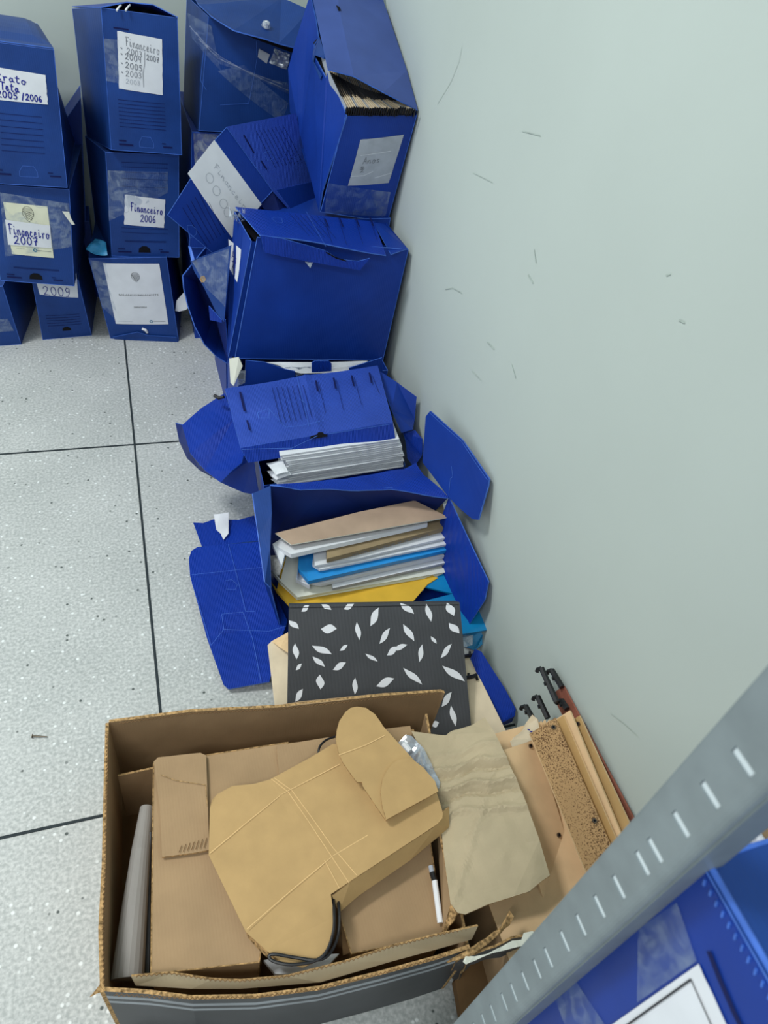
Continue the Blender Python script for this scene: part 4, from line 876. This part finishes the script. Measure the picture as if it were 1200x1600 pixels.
for i in range(len(front)-1):
    a_, b_ = front[i], front[i+1]; a0, b0 = bot[i], bot[i+1]
    for (u, v, m1) in ((0, .10, 'carton_print_dark'), (.10, .16, 'carton_print_grey'), (.16, .22, 'carton_print_dark'), (.22, .27, 'carton_print_grey'), (.27, 1, 'carton_print_dark')):
        q = [mid(a_, a0, u), mid(b_, b0, u), mid(b_, b0, v), mid(a_, a0, v)]
        off = Vector((0, .005, 0)); fw.poly(q, m1); fw.poly([p + off for p in reversed(q)], 'kraft')
    fw.poly([a_, b_, b_ + Vector((0, .005, 0)), a_ + Vector((0, .005, 0))], 'kraft_edge')
torn = MB(); torn.sheet([V(735, 1482, z=TH), V(762, 1466, z=TH), V(785, 1450, z=TH+.005), V(797, 1424, z=TH+.01), V(803, 1432, z=TH+.008), V(796, 1446, z=TH), V(770, 1470, z=TH-.002), V(738, 1492, z=TH-.004), V(700, 1505, z=TH-.004)], 'kraft_edge', .004, 'kraft_edge', rough=.003, scale=60, cell=.01)
torn2 = MB(); torn2.sheet([V(163, 1549, z=TH), V(152, 1552, z=TH-.002), V(140, 1558, z=TH-.01), V(148, 1549, z=TH), V(155, 1540, z=TH+.002)], 'kraft_edge', .003, 'kraft_edge', rough=.002, scale=60, cell=.01)
ext = MB(); ext.sheet([V(720, 1500, z=TH-.01), V(745, 1490, z=TH-.008), V(800, 1468, z=TH-.006), V(850, 1460, z=TH-.005), V(838, 1470, z=TH-.03), V(780, 1496, z=TH-.05), V(728, 1508, z=TH-.05), V(712, 1535, z=.01), V(700, 1520, z=.08)], 'carton_print_dark', .003, 'kraft_edge', rough=.003, scale=30, cell=.02)
whi = MB(); whi.sheet([V(*p, z=TH-.003) for p in ((723, 1503), (728, 1493), (742, 1494), (760, 1491), (785, 1478), (800, 1470), (815, 1468), (818, 1458), (832, 1455), (840, 1459), (835, 1468), (815, 1478), (790, 1484), (770, 1489), (750, 1497), (728, 1507))], 'white_paper_warm', .001, rough=.002, scale=80, cell=.01)
inner = MB(); inner.sheet([V(184, 1213, z=.15), V(240, 1201, z=.15), V(420, 1180, z=.15), V(420, 1180, z=.15) + Vector((0, .0, -.14)), V(184, 1213, z=.15) + Vector((0, 0, -.14))], 'kraft', .003, 'kraft_edge')
ifl = MB(); ifl.sheet([V(205, 1526, z=TH+.004), V(267, 1521, z=TH+.004), V(330, 1531, z=TH+.002), V(376, 1533, z=TH), V(450, 1526, z=TH+.002), V(540, 1503, z=TH+.002), V(613, 1479, z=TH+.002), V(680, 1462, z=TH+.004), V(747, 1447, z=TH+.008), V(737, 1468, z=TH-.012), V(680, 1484, z=TH-.015), V(613, 1502, z=TH-.015), V(500, 1535, z=TH-.015), V(376, 1545, z=TH-.015), V(300, 1545, z=TH-.015), V(212, 1540, z=TH-.015)], 'kraft_grey', .003, 'kraft_edge')
# fluting of the raw edges
flu = MB()
def flutes(mbx, line, z, step=.006, h=.0026):
    P = [V(*p, z=z) for p in line]; L = [0]
    for a_, b_ in zip(P, P[1:]): L.append(L[-1] + (b_-a_).length)
    s_ = step; out = []; k = 0
    while s_ < L[-1]:
        i = max(j_ for j_ in range(len(L)-1) if L[j_] <= s_); t = (s_-L[i])/(L[i+1]-L[i]); p = mid(P[i], P[i+1], t)
        d = (P[i+1]-P[i]).normalized(); n = Vector((-d.y, d.x, 0)).normalized()
        out.append(p + n*(h/2 if k % 2 else -h/2)); s_ += step/2; k += 1
    mbx.tube(out, .0006, 'kraft_dark', 4)
flutes(flu, [(205, 1526), (267, 1521), (330, 1531), (376, 1533), (450, 1526), (540, 1503), (613, 1479), (680, 1462), (747, 1447)], TH+.005)
flutes(flu, [(170, 1554), (300, 1560), (400, 1558), (500, 1545), (600, 1520), (700, 1492)], TH+.0008)
flutes(flu, [(168, 1140), (166, 1250), (164, 1350), (161, 1450), (162, 1540)], TH+.0022)
flutes(flu, [(180, 1131), (300, 1115), (440, 1108), (600, 1090), (685, 1084)], TH+.0025)
thing('cardboard_box', 'large worn brown carton in the foreground with a dark printed outside', 'box',
      [('body', mb), ('printed_front', fw, [('torn_white_print', whi)], 'dark printed front side'), ('torn_corner', torn), ('torn_corner', torn2), ('torn_front_flap', ext), ('rear_inner_flap', inner), ('inner_flap', ifl), ('fluted_edge', flu)])
# grey tube in the gap
mb = MB(); mb.tube([V(229, 1262, z=.14), V(220, 1330, z=.145), V(210, 1420, z=.14), V(199, 1530, z=.13)], .0095, 'grey_tube', 20, .021)
thing('plastic_tube', 'grey tapering plastic tube standing in the left gap of the brown carton', 'tube', mb)
mb = MB(); mb.sheet([V(226, 1300, z=.15), V(236, 1300, z=.15), V(233, 1520, z=.12), V(203, 1522, z=.12)], 'carton_print_dark', .003)
thing('plastic_cover', 'dark grey flat cover wedged between the grey tube and the inner carton', 'cover', mb)
# U: inner carton
UZ = .188
u1 = V(240, 1193, z=UZ); u2 = V(450, 1160, z=UZ); u3 = V(405, 1503, z=UZ); u4 = V(236, 1522, z=UZ)
mb = MB(); Q = [u4, u3, dn(u3, .01), dn(u4, .01)]; B = [u1, u2, dn(u2, .01), dn(u1, .01)]
mb.hexa(Q, B, 'kraft', .0, edges='kraft_edge', er=.001)
rp_ = MB(); rp_.sheet([V(*p, z=UZ+.008) for p in ((240, 1190), (247, 1183), (313, 1176), (322, 1180), (325, 1260), (327, 1328), (300, 1333), (253, 1339), (250, 1260))], 'kraft', .004, 'kraft_edge', rough=.001, scale=20, cell=.02)
fz = Frame(V(240, 1180, z=UZ+.0095), V(330, 1180, z=UZ+.0095), V(330, 1340, z=UZ+.0095), V(240, 1340, z=UZ+.0095))
for k in range(7): rp_.stroke(fz, [fz.uv(280 + k*6.5, 1332 - k*1.2), fz.uv(284 + k*6.5, 1322 - k*2)], .0011, 'kraft_dark', .001)
rp_.stroke(fz, [fz.uv(*p) for p in ((251, 1211), (275, 1220), (321, 1227), (324, 1260))], .0009, 'kraft_edge', .001)
thing('cardboard_box', 'smaller closed kraft carton with a torn stapled flap, inside the left of the large carton', 'box', [('body', mb), ('torn_flap', rp_)])
w1 = V(452, 1162, z=.175); w2 = V(646, 1140, z=.175); w3 = V(694, 1462, z=.165); w4 = V(549, 1490, z=.165)
mb = MB(); mb.hexa([w4, w3, dn(w3, .01), dn(w4, .01)], [w1, w2, dn(w2, .01), dn(w1, .01)], 'kraft', 0, edges='kraft_edge', er=.001)
mb.sheet([V(530, 1400, z=.168), V(543, 1396, z=.168), V(549, 1488, z=.162), V(536, 1493, z=.160)], 'kraft_dark', .002)
rw = MB(); rw.sheet([V(650, 1165, z=.2), V(676, 1250, z=.2), V(693, 1340, z=.2), V(704, 1412, z=.2), V(692, 1455, z=.17), V(684, 1310, z=.168), V(668, 1240, z=.17)], 'kraft', .003, 'kraft_edge')
rw.sheet([V(704, 1410, z=.2), V(714, 1428, z=.2), V(708, 1440, z=.195), V(700, 1448, z=.185), V(697, 1460, z=.17), V(690, 1456, z=.17), V(700, 1430, z=.19)], 'kraft_edge', .003, 'kraft_edge', rough=.002, scale=60, cell=.008)
bk = MB(); bk.sheet([V(432, 1165, z=.194), V(525, 1150, z=.198), V(600, 1139, z=.198), V(641, 1134, z=.198), V(643, 1145, z=.196), V(640, 1166, z=.19), V(436, 1215, z=.190)], 'kraft', .003, 'kraft_edge')
W0 = V(700, 1150, z=.22); W1 = V(790, 1175, z=.25); W2 = V(715, 1426, z=.204); WX = (W1-W0).normalized(); WY = (W2-W0).normalized()
def wcr(p):
    x = (p-W0).dot(WX); y = (p-W0).dot(WY) + x*.12 + .008*noise.noise(Vector((x*25, 3, 3)))
    r = 0
    for c, a, w in ((.030, .003, .005), (.055, .006, .005), (.068, -.005, .004), (.090, .007, .0045), (.104, -.005, .004), (.130, .005, .005)): r += a*math.exp(-((y-c)/w)**2)
    xx = (p-W0).dot(WX) + .004*noise.noise(Vector((y*40, 1, 1))); r += .002*math.exp(-((xx-.005)/.005)**2)*(y < .09) + .0025*math.exp(-((xx-.085)/.005)**2)*(y > .07)
    return r + .0015*noise.noise(p*60)
wp = MB(); wp.sheet([V(643, 1143, z=.203), V(697, 1149, z=.215), V(702, 1145, z=.216), V(737, 1133, z=.23), V(757, 1120, z=.245), V(772, 1143, z=.247), V(787, 1174, z=.25), V(817, 1240, z=.245), V(843, 1313, z=.235), V(859, 1368, z=.225), V(845, 1378, z=.224), V(827, 1393, z=.222), V(803, 1400, z=.220), V(760, 1414, z=.212), V(727, 1428, z=.205), V(715, 1426, z=.204), V(704, 1412, z=.203), V(694, 1340, z=.203), V(684, 1240, z=.203), V(662, 1180, z=.203)], 'kraft_grey', .003, 'kraft_edge', rough=.0035, scale=16, cell=.007, seed=3, fn=wcr)
wpl = Plane(V(697, 1149, z=.22), V(787, 1174, z=.255), V(760, 1400, z=.22)); wfm = Frame(wpl.p(640, 1120), wpl.p(860, 1120), wpl.p(860, 1430), wpl.p(640, 1430))
cre = MB()
thing('cardboard_box', 'open kraft carton in the right of the large carton with a crumpled flap folded outward', 'box', [('body', mb), ('right_wall', rw), ('back_flap', bk), ('crumpled_flap', wp, None, 'crumpled greyish kraft flap')])
# white pen
mb = MB(); mb.tube([V(679, 1376, z=.178), V(688, 1442, z=.174)], .0042, 'white_plastic', 10)
cp = MB(); cp.tube([V(673, 1353, z=.179), V(675, 1363, z=.179)], .0036, 'paper_grey', 10); gr = MB(); gr.tube([V(675, 1363, z=.179), V(679, 1376, z=.178)], .0042, 'black_plastic', 10)
thing('marker_pen', 'white marker pen with a black grip lying in the open kraft carton', 'pen', [('barrel', mb), ('tip', cp), ('grip', gr)])
# bag
mb = MB(); mb.sheet([V(622, 1160, z=.208), V(634, 1148, z=.214), V(644, 1150, z=.216), V(662, 1170, z=.218), V(688, 1222, z=.214), V(686, 1234, z=.21), V(668, 1215, z=.216), V(645, 1190, z=.214)], 'clear_bag', .001, rough=.004, scale=50, cell=.008)
mb.tube([V(630, 1163, z=.212), V(640, 1175, z=.212)], .006, 'white_plastic', 8)
thing('plastic_bag', 'clear plastic bag poking out beside the folded tan cardboard', 'bag', mb)
# V: die-cut tan cardboard
zV = .222
mb = MB(); vp = [(326, 1336, .214), (328, 1262, .218), (331, 1250, .22), (339, 1241, .22), (363, 1228, .222), (397, 1225, .224), (422, 1218, .226), (484, 1184, .23), (520, 1162, .232), (600, 1170, .235), (660, 1225, .235), (683, 1240, .233), (692, 1270, .23), (691, 1279, .23), (683, 1288, .229), (547, 1377, .22), (517, 1397, .216), (522, 1433, .21), (516, 1477, .205), (500, 1500, .203), (473, 1512, .202), (440, 1503, .203), (417, 1486, .204), (384, 1456, .206)]
mb.sheet([V(*p[:2], z=p[2]) for p in vp], 'kraft_orange', .003, 'kraft_edge', rough=.001, scale=9, cell=.02)
vpl = Plane(V(326, 1336, z=.214), V(600, 1170, z=.235), V(517, 1397, z=.216)); vf = Frame(vpl.p(326, 1160), vpl.p(692, 1160), vpl.p(692, 1512), vpl.p(326, 1512))
for pts in (((328, 1334), (440, 1242), (530, 1195)), ((386, 1452), (520, 1338), (604, 1288), (650, 1258)), ((424, 1218), (450, 1238), (512, 1330), (545, 1380)), ((428, 1216), (456, 1236), (520, 1325), (557, 1368)), ((507, 1345), (530, 1388))):
    mb.stroke(vf, [vf.uv(*p) for p in pts], .0009, 'kraft_crease', .0022)
sd = MB(); sd.sheet([V(692, 1268, z=.229), V(702, 1262, z=.225), V(702, 1293, z=.205), V(640, 1345, z=.198), V(560, 1400, z=.192), V(530, 1426, z=.190), V(519, 1400, z=.212), V(547, 1378, z=.218), V(683, 1289, z=.227)], 'kraft_orange', .002, 'kraft_edge')
sd.sheet([V(384, 1456, z=.205), V(417, 1487, z=.203), V(438, 1503, z=.202), V(425, 1503, z=.19), V(405, 1485, z=.192), V(388, 1466, z=.195)], 'kraft_edge', .002, 'kraft_edge')
tp_ = MB(); tpz = [(558, 1104), (548, 1106), (540, 1112), (530, 1127), (526, 1142), (525, 1157), (529, 1175), (535, 1190), (546, 1206), (558, 1222), (566, 1222), (567, 1229), (572, 1236), (603, 1282), (683, 1238), (677, 1221), (640, 1180), (598, 1134), (596, 1130), (586, 1116), (572, 1106)]
tpl = Plane(V(558, 1104, z=.262), V(603, 1282, z=.243), V(683, 1238, z=.245))
tp_.sheet([tpl.p(*p) for p in tpz], 'kraft_orange', .003, 'kraft_edge')
tf2 = MB(); tf2.sheet([tpl.p(*p, .0035) for p in ((603, 1282), (597, 1262), (594, 1240), (597, 1220), (604, 1205), (612, 1195), (622, 1188), (640, 1185), (660, 1200), (679, 1222), (684, 1238))], 'kraft_orange', .002, 'kraft_edge')
tq = Frame(tpl.p(520, 1100), tpl.p(690, 1100), tpl.p(690, 1285), tpl.p(520, 1285)); tp_.stroke(tq, [tq.uv(*p) for p in ((530, 1180), (570, 1165), (600, 1150))], .0012, 'kraft_crease', .0006)
thing('folded_cardboard', 'unfolded tan die-cut cardboard with rounded flaps lying across the cartons', 'cardboard', [('main_sheet', mb), ('side_flap', sd), ('folded_over_flap', tp_, [('round_tab', tf2)])])
# cable
mb = MB()
def curve(pts, n=6):
    out = []
    for i in range(len(pts)-1):
        p0, p1, p2, p3 = pts[max(0, i-1)], pts[i], pts[i+1], pts[min(len(pts)-1, i+2)]
        for k in range(n):
            t = k/n; out.append(.5*((2*p1) + (p2-p0)*t + (2*p0-5*p1+4*p2-p3)*t*t + (3*p1-p0-3*p2+p3)*t**3))
    return out + [pts[-1]]
mb.tube(curve([V(*p, z=z) for p, z in (((520, 1392), .198), ((522, 1425), .215), ((521, 1455), .214), ((510, 1487), .212), ((490, 1502), .209), ((455, 1507), .209), ((428, 1502), .209), ((420, 1494), .21), ((430, 1491), .211), ((460, 1496), .209), ((495, 1500), .209), ((515, 1490), .208), ((528, 1462), .206), ((530, 1425), .205), ((526, 1392), .195))]), .0021, 'black_rubber', 8)
mb.tube(curve([V(*p, z=z) for p, z in (((497, 1178), .215), ((500, 1166), .216), ((510, 1156), .216), ((524, 1151), .216))]), .0018, 'black_rubber', 8)
thing('cable', 'looped black power cable hanging below the tan folded cardboard', 'cable', mb)
mb = MB(); mb.sheet([V(412, 1500, z=.15), V(450, 1495, z=.15), V(530, 1490, z=.15), V(500, 1522, z=.15), V(430, 1522, z=.15)], 'white_plastic', .01)
thing('white_box', 'white item glimpsed under the cable at the front of the carton', 'box', mb)

# ------------------------------------------------------------------ hanging folders against the wall
def fold(name, label, m, xr, rear, front, xl, extra, em='folder_edge', rivets=(), hooks=(), dz=.10, th=.004):
    a = V(*rear, x=xr); b = V(*front, x=xr); b2 = b + (b-a)*.25
    if extra: c = V(*extra, x=xl)
    else: c = Vector((xl, a.y + .01, a.z - dz))
    d = c + (b2 - a)
    mb = MB(); mb.sheet([c, a, b, b2, d], m, th, em, em, rough=.0006, cell=.05)
    parts = [('cover', mb)]
    pl = Plane(c, a, b)
    for r in rivets:
        rm = MB(); p = pl.p(*r, .001); rm.tube([p, p + pl.n*.002], .0036, 'rivet_metal', 12); rm.tube([p, p + pl.n*.0026], .0018, 'black_gap', 8); parts.append(('rivet', rm))
    for hk in hooks:
        hm = MB(); P = [V(q[0], q[1], x=xr - .004) for q in hk]; hm.tube(P, .0052, 'black_plastic', 6)
        t = P[-1] + Vector((-.007, .000, -.002)); hm.tube([P[-1], t, t + Vector((-.001, -.002, -.004))], .0038, 'black_plastic', 6)
        m0 = mid(P[0], P[-1], .55); hm.tube([m0, m0 + Vector((-.007, .001, -.002))], .0036, 'black_plastic', 6)
        parts.append(('plastic_hook', hm))
    thing(name, label, 'folder', parts, 'hanging folders leaning on the wall')
fold('hanging_folder', 'reddish brown hanging folder furthest right, flat against the wall', 'folder_red', .638, (880, 1072), (991, 1282), .634, None, 'folder_red', (), [((878, 1074), (862, 1047))], .04, .003)
fold('hanging_folder', 'olive tan hanging folder with one rivet near its top corner', 'folder_olive', .628, (905, 1118), (985, 1290), .575, None, 'folder_edge', ((904, 1131),), [((886, 1108), (877, 1094))], .09)
fold('hanging_folder', 'narrow tan hanging folder between the olive and the speckled ones', 'folder_tan', .612, (890, 1110), (970, 1302), .56, None, 'folder_edge', (), [((870, 1097), (846, 1044))], .09)
fold('hanging_folder', 'brown hanging folder strip just behind the speckled one', 'folder_olive', .602, (880, 1118), (963, 1312), .55, None, 'folder_edge', (), [((856, 1122), (840, 1088))], .09)
fold('hanging_folder', 'dark speckled brown hanging folder in the middle of the leaning row', 'folder_speckled', .588, (868, 1121), (955, 1321), .535, (828, 1146), 'folder_edge', ((864, 1137), (928, 1283)), [((833, 1124), (821, 1103))])
fold('hanging_folder', 'smooth tan hanging folder in front, half under the crumpled flap', 'folder_tan', .555, (838, 1155), (905, 1375), .48, (783, 1173), 'folder_edge', ((828, 1166), (872, 1305)), [])
mb = MB(); mb.sheet([V(797, 1157, z=.17), V(815, 1143, z=.19), V(831, 1116, z=.23), V(838, 1122, z=.23), V(843, 1138, z=.235), V(836, 1154, z=.225), V(800, 1168, z=.20)], 'folder_beige', .002, 'folder_edge', rough=.002, scale=30, cell=.015)
fpz = Plane(V(797, 1157, z=.175), V(832, 1118, z=.235), V(836, 1152, z=.23)); fz2 = Frame(fpz.p(797, 1115), fpz.p(845, 1115), fpz.p(845, 1160), fpz.p(797, 1160))
for x_, y_ in ((826, 1140), (830, 1143), (829, 1148), (832, 1150)): mb.stroke(fz2, [fz2.uv(x_, y_), fz2.uv(x_+3, y_+1)], .002, 'ink_blue', .002)
thing('card_tag', 'torn pale card corner with ink marks behind the front tan folder', 'card', mb)
for i, (x_, y_) in enumerate(((842, 1126), (848, 1124), (855, 1124))):
    mb = MB(); a = V(x_, y_ + 5, x=.57 + i*.006); mb.sheet([a, V(x_ + 4, y_, x=.575 + i*.006), V(x_ + 9, y_ + 14, x=.578 + i*.006), V(x_ + 5, y_ + 18, x=.57 + i*.006)], 'folder_edge', .002)
    thing('card_tag', 'small pink-tan card end poking up by the black folder hooks', 'card', mb, 'card ends by the folder hooks')
# brown boards on the floor under the folders
mb = MB(); mb.sheet([Vector((.40, .17, .16)), Vector((.40, .50, .16)), Vector((.57, .50, .18)), Vector((.60, .17, .17))], 'folder_tan', .004, 'kraft_edge')
thing('kraft_board', 'tan kraft board in the shade between the crumpled flap and the shelf post', 'board', mb)
mb = MB(); mb.hexa([Vector((.40, .17, .155)), Vector((.60, .17, .165)), Vector((.60, .17, .0)), Vector((.40, .17, 0))], [Vector((.42, .5, .15)), Vector((.6, .5, .16)), Vector((.6, .5, 0)), Vector((.42, .5, 0))], 'kraft', 0, n=3)
thing('cardboard_box', 'kraft carton on the floor carrying the leaning folders', 'box', mb)
mb = MB(); mb.sheet([V(711, 1532, z=.03), V(728, 1500, z=.04), V(850, 1470, z=.04), V(960, 1500, z=.04), V(900, 1640, z=.03), V(724, 1605, z=.03)], 'kraft_dark', .025, 'kraft_dark')  # shade over this board is put into its dark brown
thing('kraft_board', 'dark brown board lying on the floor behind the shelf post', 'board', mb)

# ------------------------------------------------------------------ shelf at the right
XP = .24; PT = 1.9
post = MB(); y0, y1 = .109, .0825
pf = Frame(Vector((XP, y0, PT)), Vector((XP, y1, PT)), Vector((XP, y1, 0)), Vector((XP, y0, 0)))
slots = []
for px, py in ((1160, 1190), (1108, 1240), (1063, 1287), (1025, 1332), (1005, 1352), (967, 1387), (936, 1416), (908, 1447), (883, 1473), (857, 1498), (840, 1517), (822, 1538), (803, 1553), (788, 1567), (770, 1583)):
    slots.append(pf.uv(px, py)[1])
zs = sorted([PT - v*PT for v in slots])
zs = [z for z in zs]
# pitch measured on the post; the run below is hidden in the frame edge
z_ = zs[0]
while z_ > .06: z_ -= .0342; zs.append(z_)
z_ = max(zs)
while z_ < PT - .08: z_ += .0342; zs.append(z_)
zs = sorted(zs)
# flange with real slots
sy0, sy1 = .0975, .084; hh = .0025
cur = 0.0
def strip(mbx, ya, yb, za, zb, x=XP, t=.002):
    mbx.box((x, min(ya, yb), za), (x+t, max(ya, yb), zb), 'post_metal')
strip(post, y0, sy0, 0, PT); strip(post, sy1, y1, 0, PT)
for z in zs:
    if z - hh <= cur: continue
    strip(post, sy0, sy1, cur, z-hh); cur = z+hh
strip(post, sy0, sy1, cur, PT)
post.grid(lambda u, v: Vector((XP + .006*(1-math.cos(u*math.pi/2)), y1 - .007*math.sin(u*math.pi/2), v*PT)), 6, 1, 'post_metal', .0015)
post.box((XP+.006, .0745, 0), (XP+.036, .0762, PT), 'post_metal')
post.box((XP+.0005, y0, 0), (XP+.007, y0+.0015, PT), 'post_metal')
back_ = MB(); back_.box((XP+.0010, .0843, .02), (XP+.0016, .0972, PT-.02), 'slot_bright_paint')  # pale strip added behind the slots to make them look lit
plate_ = MB(); plate_.box((.262, -.75, .470), (.63, .105, .488), 'post_metal')
bolt = MB(); bolt.tube([Vector((XP-.003, .091, .986)), Vector((XP, .091, .986))], .004, 'ink_blue', 8)
thing('shelving_unit', 'grey slotted metal shelving post and shelf in the lower right corner', 'shelf', [('slotted_post', post), ('added_slot_strip', back_), ('shelf_plate', plate_)])
# blue box on the shelf
zb = .49
F1 = V(1105, 1372, x=.266); zt = F1.z
Q = [Vector((.266, .078, zt)), Vector((.266, -.10, zt-.002)), Vector((.266, -.10, zb)), Vector((.266, .078, zb))]
B = [Vector((.60, .072, zt+.012)), Vector((.60, -.10, zt)), Vector((.60, -.10, zb)), Vector((.60, .072, zb))]
mb = MB(); mb.hexa(Q, B, 'blue_plastic', .002, edges=None)
fr = Frame(*Q, bulge=.002)
edge = MB(); edge.tube([Q[0] + Vector((.003, .002, .004)), Q[1] + Vector((.003, 0, .004))], .002, 'blue_edge', 8); edge.tube([Q[0] + Vector((.003, .002, .004)), B[0]], .0016, 'blue_edge', 8)
k = 0
while k < 26:
    y_ = .072 - k*.0055; edge.tube([Vector((.2655, y_, zt-.002)), Vector((.2655, y_-.0015, zt-.0055))], .0009, 'blue_edge', 5); k += 1
lid = MB(); lid.sheet([Q[0] + Vector((0, .001, .003)), Q[1] + Vector((0, 0, .003)), B[1] + Vector((0, 0, .004)), B[0] + Vector((0, .002, .004))], 'blue_faded', .002, 'blue_edge', rough=.004, scale=10, cell=.03)
lf = Sub(fr, ((940, 1614), (1095, 1505), (1145, 1612), (990, 1740)), .001)
hw = MB()
hw.stroke(lf, [(.08, 1), (.08, .12), (.92, .12), (.92, 1)], .0011, 'ink_black')
mb.stroke(fr, [fr.uv(1112, 1490), fr.uv(1128, 1530), fr.uv(1150, 1580), fr.uv(1165, 1610)], .004, 'print_ink', .0006)
thing('archive_box', 'blue archive box on the shelf behind the metal post with a black-bordered label', 'box',
      [('body', mb), ('lid', lid), ('lid_edge', edge), ('paper_label', plate(lf).join(hw)), ('clear_tape', tape(fr, ((1000, 1450), (1060, 1410), (1092, 1500), (1000, 1565)))), ('clear_tape', tape(fr, ((870, 1560), (900, 1530), (950, 1600), (900, 1640))))])
mb = MB(); mb.tube([V(1167, 1280, x=.45), V(1200, 1332, x=.45), V(1260, 1430, x=.45)], .004, 'white_plastic', 10)
r0 = V(1167, 1280, x=.45); r1 = V(1260, 1430, x=.45)
mb.sheet([r0, r1, Vector((.45, r1.y, .49)), Vector((.45, r0.y, .49))], 'white_plastic', .002)
thing('white_board', 'white board edge standing on the shelf behind the blue box', 'board', mb)
mb = MB(); a = V(1172, 1275, x=.47); mb.box((.47, -.1, .49), (.60, a.y, a.z), 'kraft'); 
thing('cardboard_box', 'kraft box corner on the shelf at the right border', 'box', mb)
# ------------------------------------------------------------------ screw on the floor
s0 = V(51, 1150, z=.004); s1 = V(74, 1151, z=.003)
mb = MB(); mb.tube([s0, mid(s0, s1, .7), s1], .0016, 'screw_steel', 8, .0008); mb.tube([s0 + (s0-s1).normalized()*.001, s0], .0038, 'screw_steel', 10)
thing('screw', 'small steel screw lying alone on the terrazzo floor', 'screw', mb)
